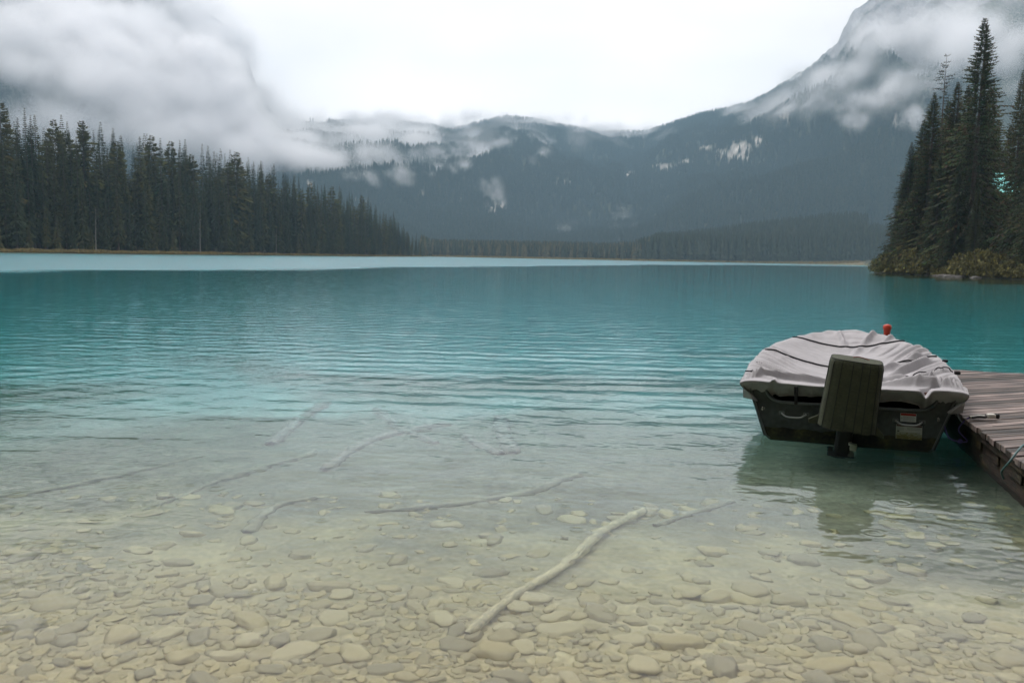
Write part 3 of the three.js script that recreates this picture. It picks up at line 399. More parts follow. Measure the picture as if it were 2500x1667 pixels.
// ---------------------------------------------------------------- the boat
const BOAT = [2.766, 0, -6.89], BTURN = -21 * D2R, BL = 4.1, HEEL = 0.9 * D2R;
const gw = table([[0, 0.85], [0.3, 0.9], [0.55, 0.87], [0.72, 0.77], [0.85, 0.6], [0.93, 0.42], [0.975, 0.25], [1, 0.02]]), gh = (s) => 0.45 + 0.14 * s * s;
const fade = dataTex(256, (u, v) => { const k = 0.85 + 0.25 * tileNoise(u, v, 5, 7) + 0.25 * tileNoise(u, v, 30, 8); return [k, k, k]; }, true);
{
  const paint = std(0.062, 0.078, 0.082, 0.42, { map: fade }), alloy = std(0.42, 0.43, 0.44, 0.4, { metalness: 0.7 }), rim = std(0.13, 0.145, 0.15, 0.35, { metalness: 0.3 }), dark = std(0.012, 0.013, 0.014, 0.8);
  const b = thing('motorboat', 'dark grey aluminium boat moored stern-on beside the wooden dock', 'boat', BOAT, BTURN); b.rotation.order = 'YXZ'; b.rotation.z = HEEL;
  const cw = table([[0, 0.6], [0.5, 0.62], [0.75, 0.5], [0.92, 0.22], [1, 0.01]]), cy = (s) => -0.14 + 0.3 * Math.pow(s, 5);
  put('hull', grid(60, 24, (u, v) => {   // v: port gunwale, chine, keel, chine, starboard gunwale
    const s = u, t = v * 2 - 1, a = Math.abs(t), sg = Math.sign(t); let x, y;
    if (a > 0.4) { const k = (a - 0.4) / 0.6; x = lerp(cw(s), gw(s) - 0.04, k); y = lerp(cy(s), gh(s) - 0.03, k); } else { const k = a / 0.4; x = cw(s) * k; y = cy(s) - 0.03 * (1 - k); }
    return [sg * x, y, -s * BL];
  }, (u, v) => [u * 4, v * 2]), new THREE.MeshStandardMaterial({ color: paint.color, map: fade, roughness: 0.42, side: THREE.DoubleSide }), b);
  const sh = new THREE.Shape(); sh.moveTo(-0.6, -0.15); sh.lineTo(0.6, -0.15); sh.lineTo(0.795, 0.43); sh.lineTo(0.66, 0.43); sh.bezierCurveTo(0.62, 0.34, 0.6, 0.30, 0.48, 0.298); sh.lineTo(-0.48, 0.298); sh.bezierCurveTo(-0.6, 0.30, -0.62, 0.34, -0.66, 0.43); sh.lineTo(-0.795, 0.43); sh.closePath();
  const tg = new THREE.ExtrudeGeometry(sh, { depth: 0.03, bevelEnabled: true, bevelSize: 0.006, bevelThickness: 0.006, bevelSegments: 2, curveSegments: 10 }); tg.translate(0, 0, 0.0);
  const transom = put('transom', tg, paint, b);
  put('rim', tube([[-0.66, 0.43, 0.04], [-0.625, 0.345, 0.042], [-0.57, 0.308, 0.044], [-0.47, 0.298, 0.045], [0, 0.298, 0.045], [0.47, 0.298, 0.045], [0.57, 0.308, 0.044], [0.625, 0.345, 0.042], [0.66, 0.43, 0.04]], 0.011, 60, 8), rim, transom);
  put('corner_brace', box(0.012, 0.5, 0.02, 0, 0, 0, 0.004).rotateZ(-0.34).translate(0.69, 0.16, 0.043), rim, transom); put('corner_brace', box(0.012, 0.5, 0.02, 0, 0, 0, 0.004).rotateZ(0.34).translate(-0.69, 0.16, 0.043), rim, transom);
  put('splash_well', box(1.24, 0.16, 0.03, 0, 0.22, -0.42, 0.004), dark, b); put('well_floor', box(1.24, 0.02, 0.4, 0, 0.16, -0.22, 0.004), dark, b);
  put('motor_board', box(1.22, 0.075, 0.04, 0, 0.395, -0.05, 0.006), std(0.13, 0.055, 0.035, 0.7, { map: fade }), b);
  put('gunwale', tube([...Array(21)].map((_, i) => [-(gw(i / 20) - 0.03), gh(i / 20) - 0.03, -i / 20 * BL]), 0.025, 60, 6), rim, b);
  put('gunwale', tube([...Array(21)].map((_, i) => [gw(i / 20) - 0.03, gh(i / 20) - 0.03, -i / 20 * BL]), 0.025, 60, 6), rim, b);
  for (const x of [-0.42, 0.45]) {
    const h = put('handle', tube([[x - 0.095, 0.205, 0.045], [x - 0.085, 0.2, 0.075], [x - 0.06, 0.185, 0.08], [x, 0.18, 0.082], [x + 0.06, 0.185, 0.08], [x + 0.085, 0.2, 0.075], [x + 0.095, 0.205, 0.045]], 0.007, 30, 8), alloy, b);
    for (const s of [-1, 1]) put('handle_base', box(0.045, 0.028, 0.012, x + s * 0.097, 0.206, 0.041, 0.004), rim, h);
  }
  for (const x of [-0.665, 0.66]) { const g = new THREE.TorusGeometry(0.017, 0.005, 8, 20); g.rotateY(1.15); g.translate(x, 0.235, 0.05); put('tow_ring', g, std(0.7, 0.68, 0.62, 0.2, { metalness: 1 }), b); }
  const sticker = (w, h, draw) => { const c = document.createElement('canvas'); c.width = w; c.height = h; const q = c.getContext('2d'); draw(q, w, h); const t = new THREE.CanvasTexture(c); t.colorSpace = THREE.SRGBColorSpace; return new THREE.MeshStandardMaterial({ map: t, roughness: 0.5 }); };
  const lines = (q, x0, x1, y0, y1, n, c) => { const r = rngOf(5 + n); q.fillStyle = c; for (let i = 0; i < n; i++) for (let x = x0; x < x1;) { const l = 4 + r() * 16; if (x + l > x1) break; q.fillRect(x, y0 + (y1 - y0) * i / n, l, (y1 - y0) / n * 0.42); x += l + 4; } };
  const s1 = put('warning_sticker', new THREE.PlaneGeometry(0.115, 0.068), sticker(230, 136, (q, w, h) => { q.fillStyle = '#c9cbc8'; q.fillRect(0, 0, w, h); q.fillStyle = '#9c1f1c'; q.fillRect(4, 4, w - 8, 36); lines(q, 40, 215, 54, 128, 5, '#7d8280'); q.fillStyle = '#8d9190'; q.beginPath(); q.moveTo(12, 92); q.lineTo(34, 92); q.lineTo(23, 60); q.fill(); }), b); s1.position.set(0.445, 0.235, 0.0405); s1.userData.label = 'white warning sticker with a red header';
  const s2 = put('capacity_plate', new THREE.PlaneGeometry(0.19, 0.115), sticker(380, 230, (q, w, h) => { q.fillStyle = '#b9bbb3'; q.fillRect(0, 0, w, h); q.fillStyle = '#4a1418'; q.fillRect(6, 6, w - 12, 22); lines(q, 160, 365, 40, 90, 4, '#7f837e'); q.fillStyle = '#a5a8a2'; q.fillRect(14, 40, 100, 60); q.fillStyle = '#3a3d38'; q.fillRect(16, 96, 34, 18); lines(q, 16, 365, 120, 220, 6, '#6f6f50'); const r = rngOf(8); for (let i = 0; i < 900; i++) { q.fillStyle = 'rgba(104,96,34,0.32)'; const y = h * (0.52 + 0.48 * Math.sqrt(r())); q.fillRect(r() * w, y, 6 + r() * 26, 3 + r() * 6); } }), b); s2.position.set(0.455, 0.118, 0.0405); s2.userData.label = 'white printed plate stained yellow along its lower half';
  put('drain_plug', new THREE.CylinderGeometry(0.014, 0.016, 0.02, 12).rotateX(Math.PI / 2).translate(-0.16, 0.19, 0.045), alloy, b);
  // algae line along the waterline of the transom
  const film = dataTex(256, (u, v) => { const n = tileNoise(u, v, 9, 12) + 0.6 * tileNoise(u, v, 40, 13), k = 0.5 + n; return [0.235 * k + 0.03, 0.225 * k + 0.03, 0.125 * k + 0.02]; }, true);
  const band = new THREE.Shape(); band.moveTo(-0.6, -0.13); for (let i = 0; i <= 60; i++) { const x = -0.6 + 1.2 * i / 60; if (!i) continue; } band.lineTo(0.603, -0.13); band.lineTo(0.672, 0.075); for (let i = 1; i <= 40; i++) { const x = 0.672 - 1.344 * i / 40; band.lineTo(x, 0.078 + 0.02 * noise(x * 7, 3) + 0.012 * noise(x * 23, 5)); } band.closePath();
  const bg = new THREE.ShapeGeometry(band); bg.translate(0, 0, 0.0385); put('algae_film', bg, new THREE.MeshStandardMaterial({ map: film, roughness: 0.7 }), b);
}

// ---------------------------------------------------------------- fabric cover over the boat
const cloth = (() => { const t = dataTex(512, (u, v) => 0.5 + 0.22 * tileNoise(u, v, 60, 21) + 0.25 * tileNoise(u, v, 140, 22)); t.repeat.set(3, 3); return t; })();
const clothTone = dataTex(512, (u, v) => { const k = 1 + 0.10 * tileNoise(u, v, 6, 23) + 0.08 * tileNoise(u, v, 24, 24) + 0.05 * tileNoise(u, v, 90, 25); return [0.79 * k, 0.785 * k, 0.79 * k]; }, true);
{
  const rnd = rngOf(77), folds = [];
  const fold = (x0, s0, x1, s1, w, a) => folds.push([x0, s0 * BL, x1, s1 * BL, w, a]);
  for (let i = 0; i < 15; i++) { const s = 0.06 + 0.86 * i / 15 + 0.02 * rnd(), g = gw(s); fold(g * 0.99, s + 0.03, g * (0.35 + 0.25 * rnd()), s - 0.10 - 0.07 * rnd(), 0.03 + 0.025 * rnd(), (rnd() < 0.3 ? -1 : 1) * (0.012 + 0.017 * rnd())); }
  for (let i = 0; i < 14; i++) { const s = 0.05 + 0.6 * i / 14 + 0.02 * rnd(), g = gw(s); fold(-g * 0.99, s + 0.015, -g * (0.4 + 0.25 * rnd()), s - 0.06 - 0.06 * rnd(), 0.022 + 0.02 * rnd(), (rnd() < 0.3 ? -1 : 1) * (0.009 + 0.014 * rnd())); }
  fold(-0.86, 0.035, 0.1, 0.06, 0.05, 0.03); fold(0.86, 0.03, 0.1, 0.075, 0.06, 0.035); fold(0.84, 0.06, 0.25, 0.13, 0.06, 0.028); fold(-0.5, 0.1, 0.5, 0.11, 0.09, -0.02); fold(0.75, 0.5, 0.3, 0.33, 0.07, 0.035); fold(0.7, 0.6, 0.2, 0.45, 0.06, 0.035); fold(0.3, 0.95, 0.05, 0.72, 0.07, 0.03); fold(-0.1, 0.96, 0.02, 0.75, 0.06, 0.022); fold(0.5, 0.28, 0.05, 0.25, 0.07, 0.025);
  for (const f of folds) { f[5] *= 2.6; f[4] *= 0.62; }
  const foldAt = (x, z) => { let s = 0; for (const [x0, z0, x1, z1, w, a] of folds) { const dx = x1 - x0, dz = z1 - z0, l2 = dx * dx + dz * dz, t = ((x - x0) * dx + (z - z0) * dz) / l2; if (t < -0.15 || t > 1.15) continue; const d = Math.abs((x - x0) * dz - (z - z0) * dx) / Math.sqrt(l2) + 0.012 * noise(t * 3, x0 * 9), q = Math.exp(-Math.pow(d / w, 2) * 1.6) * sstep(-0.12, 0.12, t) * (1 - sstep(0.45, 1.12, t)); s += a * q; } return s; };
  const sag = table([[0, 0.03], [0.06, 0.06], [0.2, 0.16], [0.5, 0.2], [0.75, 0.15], [0.9, 0.07], [1, 0]]);
  const topY = (s, t) => { const x = t * gw(s), z = s * BL, e = 1 - t * t; return gh(s) + 0.035 - sag(s) * (e * 0.75 + 0.25 * e * e) - 0.03 * Math.pow(Math.abs(t), 14) + foldAt(x, z) * (1 - 0.5 * Math.pow(Math.abs(t), 10)) * (1 - 0.85 * Math.exp(-Math.pow((s - 0.55) / 0.03, 2))) * (1 - 0.85 * Math.exp(-Math.pow((s - 0.82) / 0.03, 2))) + 0.006 * fbm(x * 5, 2, z * 4, 3) + (s > 0.86 ? 0.02 * noise(x * 6, 7, z * 5) : 0); };
  const m = new THREE.MeshStandardMaterial({ color: col(0.66, 0.645, 0.655), map: clothTone, bumpMap: cloth, bumpScale: 0.0025, roughness: 0.92, side: THREE.DoubleSide });
  const c = thing('boat_cover', 'grey fabric cover stretched over the moored boat', 'boat cover', BOAT, BTURN); c.rotation.order = 'YXZ'; c.rotation.z = HEEL;
  // one sheet: the top, then a gathered skirt over the gunwale; loops run round the outline
  const loop = []; const N = 420;
  for (let i = 0; i < N; i++) {
    const k = i / N;   // 0..0.12 transom from centre to port, 0.12..0.5 port side, bow, 0.5..0.88 starboard, back
    let s, t; if (k < 0.11) { s = 0; t = -k / 0.11; } else if (k > 0.89) { s = 0; t = (1 - k) / 0.11; } else { const q = (k - 0.11) / 0.78; s = q < 0.5 ? 1 - Math.pow(1 - q * 2, 1.6) : 1 - Math.pow(q * 2 - 1, 1.6); t = q < 0.5 ? -1 : 1; }
    loop.push([s, t]);
  }
  const P = [], UV = [], I = [], R = 120, K = 12, rows = R + K;
  const edge = loop.map(([s, t]) => { const aft = s === 0 ? 0.12 : 0.12 * (1 - sstep(0, 0.06, s)); return [t * gw(s) * 1.01, topY(s, t), -s * BL + aft]; });
  for (let j = 0; j <= rows; j++) for (let i = 0; i < N; i++) {
    const [s, t] = loop[i], e = edge[i];
    if (j <= R) { const k = Math.pow(j / R, 0.8), s0 = 0.42, sx = lerp(s0, s, k); const X = lerp(0, e[0], k), Z = lerp(-s0 * BL, e[2], k), sc = clamp(-Z / BL, 0, 1), tt = clamp(X / Math.max(gw(sc), 0.02), -1, 1); const y = k > 0.999 ? e[1] : topY(sc, tt); P.push(X, y, Z); UV.push(X / 2, Z / 2); }
    else {
      const v = (j - R) / K, a = edge[(i + N - 1) % N], b = edge[(i + 1) % N]; let nx = -(b[2] - a[2]), nz = b[0] - a[0]; const L = Math.hypot(nx, nz) || 1; nx /= L; nz /= L; if (nx * e[0] + nz * (e[2] + 0.42 * BL) < 0) { nx = -nx; nz = -nz; }
      const arc = i / N * 84, gather = 0.034 * noise(arc * 1.1, v * 1.2, 4) + 0.018 * noise(arc * 3.4, v * 1.5, 9), stern = s === 0;
      const drop = stern ? (t < 0 ? 0.085 + 0.055 * sstep(0.55, 0.95, -t) - 0.012 * Math.sin(-t * 7) : 0.085 + 0.06 * sstep(0.3, 0.95, t) + 0.012 * Math.sin(t * 9)) : 0.11 + 0.03 * (1 - sstep(0, 0.1, s));
      const bulge = 0.012 * Math.sin(Math.min(1, v * 2.2) * Math.PI) - (stern ? 0.13 : 0.14) * Math.pow(v, 1.15) + gather * Math.min(1, v * 2.2) * (stern ? 1 : 0.9);
      P.push(e[0] + nx * bulge, e[1] - drop * v * (1 + (v > 0.9 ? 0.08 * noise(arc * 8, 2) : 0)) - 0.02 * v * v, e[2] + nz * bulge); UV.push(arc / 12, v * 0.12 + 3);
    }
  }
  for (let j = 0; j < rows; j++) for (let i = 0; i < N; i++) { const a = j * N + i, b = j * N + (i + 1) % N, d = a + N, e = b + N; I.push(a, d, e, a, e, b); }
  const g = geo(P, I, UV); g.computeVertexNormals(); if (g.attributes.normal.getY(20 * N + 30) < 0) { for (let k = 0; k < I.length; k += 3) { const t = I[k]; I[k] = I[k + 1]; I[k + 1] = t; } g.setIndex(I); g.computeVertexNormals(); }
  put('fabric', g, m, c);
  const black = std(0.012, 0.011, 0.013, 0.7), hem = std(0.42, 0.40, 0.41, 0.9);
  for (const s of [0.3, 0.56, 0.83]) put('seam_cord', tube([...Array(31)].map((_, i) => { const t = lerp(s < 0.4 ? 0.45 : -0.985, 0.985, i / 30), ss = s - 0.015 * (1 - t * t); let y = -1; for (const ds of [-0.006, 0, 0.006]) for (const dt of [-0.02, 0, 0.02]) y = Math.max(y, topY(ss + ds, clamp(t + dt, -1, 1))); return [t * gw(ss), y + 0.003, -ss * BL]; }), s < 0.4 ? 0.006 : 0.009, 90, 6), black, c);
  put('elastic_hem', tube([...Array(40)].map((_, i) => { const q = Math.floor(i / 39 * 86) - 43, id = rows * N + (q + N) % N; return [P[id * 3], P[id * 3 + 1] - 0.002, P[id * 3 + 2] + 0.004]; }), 0.0075, 160, 6), hem, c);
  put('strap', box(0.032, 0.07, 0.012, -0.405, 0.425, 0.10, 0.004).rotateX(0.1), black, c); put('strap', box(0.026, 0.11, 0.01, -0.405, 0.345, 0.075, 0.004), black, c);
  put('buckle', mergeGeometries([box(0.055, 0.012, 0.02, -0.84, 0.487, -0.42, 0.004), box(0.012, 0.02, 0.05, -0.81, 0.487, -0.44, 0.004)]), black, c); put('buckle', box(0.05, 0.03, 0.05, 0.915, 0.475, -1.15, 0.008), black, c); put('buckle', box(0.05, 0.026, 0.05, 0.9, 0.49, -2.0, 0.008), black, c);
  put('strap', tube([[-0.85, topY(0.3, -0.95) + 0.012, -0.3 * BL], [-0.8, topY(0.3, -0.9) + 0.012, -0.3 * BL], [-0.77, topY(0.28, -0.87) + 0.008, -0.27 * BL]], 0.006, 12, 5), black, c);
}
// bow light post: an orange cap standing above the cover
{
  const o = thing('bow_post', 'orange-red capped post sticking up behind the far end of the boat cover', 'post', [0, 0, 0]), f = V(0.44, 0, -BL * 0.955).applyAxisAngle(V(0, 1, 0), BTURN).add(V(...BOAT));
  o.position.copy(f); const red = std(0.62, 0.06, 0.025, 0.5);
  put('shaft', new THREE.CylinderGeometry(0.03, 0.03, 0.72, 16).translate(0, 0.1, 0), std(0.05, 0.05, 0.05, 0.6), o);
  put('cap', new THREE.LatheGeometry([[0.028, 0.44], [0.034, 0.44], [0.037, 0.63], [0.042, 0.652], [0.050, 0.672], [0.048, 0.705], [0.03, 0.716], [0.018, 0.722], [0.0, 0.724]].map((q) => new THREE.Vector2(...q)), 20), red, o);
}
// ---------------------------------------------------------------- the motor under its ribbed hood
{
  const o = thing('outboard_motor', 'tilted outboard motor under a ribbed olive hood at the boat stern', 'motor', [0, 0, 0], BTURN); o.rotation.order = 'YXZ'; o.position.copy(V(-0.035, 0, 0.27).applyAxisAngle(V(0, 1, 0), BTURN).add(V(...BOAT))); o.rotation.z = -5.5 * D2R;
  const olive = dataTex(512, (u, v) => { const k = 1 + 0.22 * tileNoise(u, v, 7, 31) + 0.22 * tileNoise(u, v, 34, 32) + 0.2 * tileNoise(u, v, 110, 33), sp = tileNoise(u, v, 90, 34) > 0.46 ? 1.35 : 1; return [0.27 * k * sp, 0.285 * k * sp, 0.215 * k * sp]; }, true);
  const fabric = new THREE.MeshStandardMaterial({ map: olive, bumpMap: cloth, bumpScale: 0.003, roughness: 0.85, side: THREE.DoubleSide }), pipe = std(0.022, 0.026, 0.02, 0.8), metal = std(0.016, 0.018, 0.018, 0.6), y0 = 0.17, y1 = 0.71;
  const ring = (a, v) => { const n = 4.2, c = Math.cos(a), s = Math.sin(a), k = Math.pow(Math.abs(c) ** n + Math.abs(s) ** n, -1 / n), fl = 1 + 0.10 * Math.pow(1 - v, 1.4), top = v > 0.9 ? Math.sqrt(Math.max(0, 1 - Math.pow((v - 0.9) / 0.1, 2) * 0.16)) : 1; return [c * k * 0.198 * fl * top, s * k * 0.2 * fl * top]; };
  const hoodY = (a, v) => { const hem = 0.009 * noise(Math.cos(a) * 3, Math.sin(a) * 3, 2) + 0.005 * noise(Math.cos(a) * 15, Math.sin(a) * 15, 3); return lerp(y0 + hem * Math.pow(1 - v, 3) * 2, y1, v > 0.9 ? 0.9 + 0.1 * Math.sin((v - 0.9) / 0.1 * Math.PI / 2) : v); };
  const hood = put('hood', grid(96, 34, (u, v) => { const a = u * 6.2832, w = 0.005 * noise(Math.cos(a) * 3, v * 4, Math.sin(a) * 3), q = ring(a, v); return [q[0] * (1 + w * 3), hoodY(a, v), q[1] * (1 + w * 3)]; }, (u, v) => [u * 2, v]), fabric, o);
  { const q = ring(0, 1), g = grid(24, 6, (u, v) => { const a = u * 6.2832, r = ring(a, 1); return [r[0] * v, y1 + 0.012 * (1 - v * v), r[1] * v]; }); put('hood_top', g, fabric, hood); }
  for (const a of [0.55, 0.83, 1.1, 1.35, 1.68, 2.05, 2.32, 2.62]) put('piping', tube([...Array(15)].map((_, i) => { const v = i / 14 * 0.995, q = ring(a, v); return [q[0] * 1.006, hoodY(a, v), q[1] * 1.006]; }), 0.0034, 40, 5), pipe, hood);
  put('piping', tube([...Array(49)].map((_, i) => { const a = i / 48 * 6.2832, q = ring(a, 0.985); return [q[0] * 1.01, y1 - 0.003, q[1] * 1.01]; }), 0.0036, 120, 5), pipe, hood);
  put('hood_flap', new THREE.ExtrudeGeometry(new THREE.Shape([[0.19, 0.25], [0.27, 0.17], [0.275, 0.145], [0.18, 0.17]].map((q) => new THREE.Vector2(...q))), { depth: 0.012, bevelEnabled: true, bevelSize: 0.003, bevelThickness: 0.003, bevelSegments: 1 }).translate(0, 0, 0.1), fabric, o);
  put('hood_flap', new THREE.ExtrudeGeometry(new THREE.Shape([[-0.19, 0.26], [-0.28, 0.20], [-0.275, 0.17], [-0.18, 0.18]].map((q) => new THREE.Vector2(...q))), { depth: 0.012, bevelEnabled: true, bevelSize: 0.003, bevelThickness: 0.003, bevelSegments: 1 }).translate(0, 0, 0.1), fabric, o);
  put('clamp_bracket', mergeGeometries([box(0.2, 0.26, 0.14, 0, 0.3, -0.2, 0.01), box(0.06, 0.2, 0.1, -0.07, 0.24, -0.26, 0.01), box(0.06, 0.2, 0.1, 0.07, 0.24, -0.26, 0.01)]), metal, o);
  put('leg', mergeGeometries([box(0.12, 0.5, 0.2, 0, -0.06, -0.02, 0.03), box(0.2, 0.02, 0.34, 0, -0.14, 0.04, 0.008)]), metal, o);
  put('anode', mergeGeometries([box(0.05, 0.055, 0.05, 0.075, 0.035, 0.09, 0.008), box(0.028, 0.02, 0.07, 0.05, 0.058, 0.09, 0.006)]), std(0.5, 0.5, 0.42, 0.6), o);
  put('handle_tab', tube([[-0.03, y1 + 0.012, 0.02], [0.0, y1 + 0.022, 0.02], [0.05, y1 + 0.018, 0.02], [0.09, y1 + 0.008, 0.02]], 0.004, 12, 5), std(0.25, 0.05, 0.03, 0.7), o);
}
// ---------------------------------------------------------------- the dock
const wood = (seed, c) => { const map = dataTex(512, (u, v) => { const grain = tileNoise(u * 1, v, 3, seed) * 0, n = (f, s) => tileNoise(u, v, f, s), st = noise(u * 3, v * 46 + seed * 5, seed) * 0.5 + noise(u * 7, v * 120, seed + 3) * 0.35 + noise(u * 2, v * 16, seed + 6) * 0.5, k = 1 + 0.55 * st + 0.12 * n(9, seed) + grain, wet = 0.75 + 0.5 * sstep(-0.35, 0.3, n(5, seed + 1) + 0.4 * st); return [c[0] * k * wet, c[1] * k * wet, c[2] * k * wet]; }, true, 256); return map; };
{
  const A = V(0.274, 0, -0.962), B = V(0.962, 0, 0.274), O = V(3.136, 0, -5.113), H = 0.275;
  const dock = thing('dock', 'weathered wooden dock with diagonal planks at the right edge', 'dock', [O.x, 0, O.z], -15.9 * D2R);   // local: x across, -z along
  const tones = [[0.385, 0.335, 0.315], [0.30, 0.26, 0.235], [0.48, 0.425, 0.40], [0.21, 0.18, 0.155]];
  const bumpT = dataTex(512, (u, v) => 0.5 + 0.3 * noise(u * 3, v * 46, 3) + 0.22 * noise(u * 8, v * 120, 6), false, 256);
  const mats = tones.map((c, i) => new THREE.MeshStandardMaterial({ map: wood(3 + i * 4, c), bumpMap: bumpT, bumpScale: 0.006, roughness: 0.6 }));
  const x0 = 0.0, x1 = 2.3, z0 = -4.85, z1 = 3.2, ang = 53 * D2R, d = new THREE.Vector2(Math.sin(ang), -Math.cos(ang)), n = new THREE.Vector2(Math.cos(ang), Math.sin(ang)), rnd = rngOf(88);
  const clip = (poly, f) => { const out = []; for (let i = 0; i < poly.length; i++) { const a = poly[i], b = poly[(i + 1) % poly.length], fa = f(a), fb = f(b); if (fa >= 0) out.push(a); if ((fa >= 0) !== (fb >= 0)) { const t = fa / (fa - fb); out.push([lerp(a[0], b[0], t), lerp(a[1], b[1], t)]); } } return out; };
  const pitch = 0.098, gap = 0.016;
  for (let k = -40; k < 60; k++) {
    const q0 = k * pitch, q1 = q0 + pitch - gap, L = 12, over = 0.018 * (rnd() - 0.3), endo = 0.03 * (rnd() - 0.5);
    let poly = [[q0, -L], [q1, -L], [q1, L], [q0, L]].map(([a, b]) => [n.x * a + d.x * b, n.y * a + d.y * b]);
    poly = clip(clip(clip(clip(poly, (p) => p[0] - x0 + over), (p) => x1 - p[0]), (p) => p[1] - z0 - endo), (p) => z1 - p[1]);
    if (poly.length < 3) continue; let area = 0; poly.forEach((p, i) => { const b = poly[(i + 1) % poly.length]; area += p[0] * b[1] - b[0] * p[1]; }); if (Math.abs(area) < 0.02) continue;
    const sh = new THREE.Shape(poly.map((p) => new THREE.Vector2(p[0], -p[1]))), g = new THREE.ExtrudeGeometry(sh, { depth: 0.034, bevelEnabled: true, bevelSize: 0.004, bevelThickness: 0.004, bevelSegments: 1, steps: 1 }); g.rotateX(-Math.PI / 2);
    const p = g.attributes.position, uv = new Float32Array(p.count * 2); const off = rnd() * 5; for (let i = 0; i < p.count; i++) { const X = p.getX(i), Z = p.getZ(i); uv[i * 2] = (X * d.x + Z * d.y) / 1.9 + off; uv[i * 2 + 1] = (X * n.x + Z * n.y - q0) / 0.55 + off; } g.setAttribute('uv', new THREE.BufferAttribute(uv, 2));
    const o = put('plank', g, mats[Math.floor(rnd() * 4)], dock); o.position.y = H - 0.042 + 0.006 * (rnd() - 0.5);
  }
  const grime = dataTex(512, (u, v) => { const k = 1 + 0.6 * tileNoise(u, v, 10, 51) + 0.5 * tileNoise(u, v, 40, 52) + 0.3 * tileNoise(u, v, 120, 53), moss = sstep(0.0, 0.35, tileNoise(u, v, 8, 54) + 0.3 * tileNoise(u, v, 40, 55)); return [lerp(0.17, 0.22, moss) * k, lerp(0.12, 0.185, moss) * k, lerp(0.08, 0.09, moss) * k]; }, true);
  const dark = new THREE.MeshStandardMaterial({ map: grime, roughness: 0.8, bumpMap: bumpT, bumpScale: 0.006 });
  const beam = (name, w, h, L, x, y, z) => { const g = box(w, h, L, x, y, z, 0.008), p = g.attributes.position, uv = new Float32Array(p.count * 2); for (let i = 0; i < p.count; i++) { uv[i * 2] = p.getZ(i) / 1.2; uv[i * 2 + 1] = (p.getY(i) + p.getX(i)) / 1.2; } g.setAttribute('uv', new THREE.BufferAttribute(uv, 2)); return put(name, g, dark, dock); };
  beam('edge_beam', 0.05, 0.062, z1 - z0 - 0.04, 0.045, H - 0.08, (z0 + z1) / 2); beam('side_board', 0.045, 0.34, z1 - z0 - 0.08, 0.075, 0.0, (z0 + z1) / 2); beam('end_board', 2.2, 0.3, 0.05, 1.17, 0.06, z0 + 0.05); beam('side_board', 0.045, 0.34, z1 - z0 - 0.08, 2.24, 0.0, (z0 + z1) / 2);
  for (const [z, w, h] of [[-1.75, 0.1, 0.1], [-1.3, 0.26, 0.085], [-0.75, 0.12, 0.1], [-0.3, 0.3, 0.09], [0.35, 0.1, 0.1], [-2.4, 0.2, 0.09], [0.9, 0.3, 0.09]]) beam('bumper_block', 0.018, h, w, 0.046, 0.13, z);
  for (const z of [-4.3, -2.2, 0, 2.2]) for (const x of [0.35, 1.15, 1.95]) { const g = new THREE.CylinderGeometry(0.12, 0.12, 0.5, 14); g.translate(x, -0.02, z); put('float', g, dark, dock); }
}
// ropes and fittings on the dock edge
{
  const W = (x, y, z) => V(x, y, z).applyAxisAngle(V(0, 1, 0), BTURN).add(V(...BOAT)), ringR = W(0.66, 0.235, 0.06);
  const rope = thing('mooring_rope', 'purple and white mooring rope tied from the boat stern to the dock', 'rope'), purple = std(0.10, 0.07, 0.22, 0.85), white = std(0.75, 0.73, 0.66, 0.7), black = std(0.02, 0.02, 0.02, 0.6);
  put('line', tube([W(0.70, 0.20, 0.06), W(0.74, 0.11, 0.05), W(0.80, 0.085, 0.04), W(0.87, 0.09, 0.03), V(3.51, 0.17, -6.58), V(3.53, 0.262, -6.53), V(3.545, 0.288, -6.50)], 0.0055, 50, 7), purple, rope);
  put('knot', new THREE.TorusKnotGeometry(0.011, 0.0045, 40, 6).translate(...W(0.82, 0.088, 0.04).toArray()), purple, rope);
  put('end', tube([[3.545, 0.288, -6.5], [3.59, 0.293, -6.50], [3.63, 0.295, -6.515], [3.66, 0.296, -6.50]], 0.012, 24, 7), white, rope); put('end', tube([[3.55, 0.29, -6.47], [3.6, 0.296, -6.485], [3.65, 0.296, -6.478], [3.67, 0.298, -6.49]], 0.01, 24, 7), black, rope);
  put('clip', box(0.06, 0.035, 0.045, 3.70, 0.305, -6.485, 0.01), white, rope); put('clip_cap', box(0.022, 0.038, 0.05, 3.742, 0.306, -6.478, 0.008), black, rope);
  const cord = thing('thin_cord', 'thin grey cord looping from the boat corner to the dock edge', 'cord'); put('strand', tube([W(0.79, 0.345, 0.0), W(0.80, 0.27, 0.0), W(0.84, 0.225, 0.0), W(0.90, 0.215, 0.0), V(3.56, 0.275, -6.52)], 0.004, 30, 6), std(0.35, 0.35, 0.36, 0.7), cord);
  const hose = thing('teal_hose', 'teal hose curling over the near edge of the dock', 'hose'); put('tubing', tube([[3.9, 0.295, -5.62], [3.6, 0.3, -5.58], [3.36, 0.305, -5.46], [3.2, 0.30, -5.28], [3.13, 0.24, -5.24], [3.12, 0.16, -5.3], [3.17, 0.10, -5.36]], 0.007, 60, 8), std(0.07, 0.15, 0.15, 0.5), hose);
}
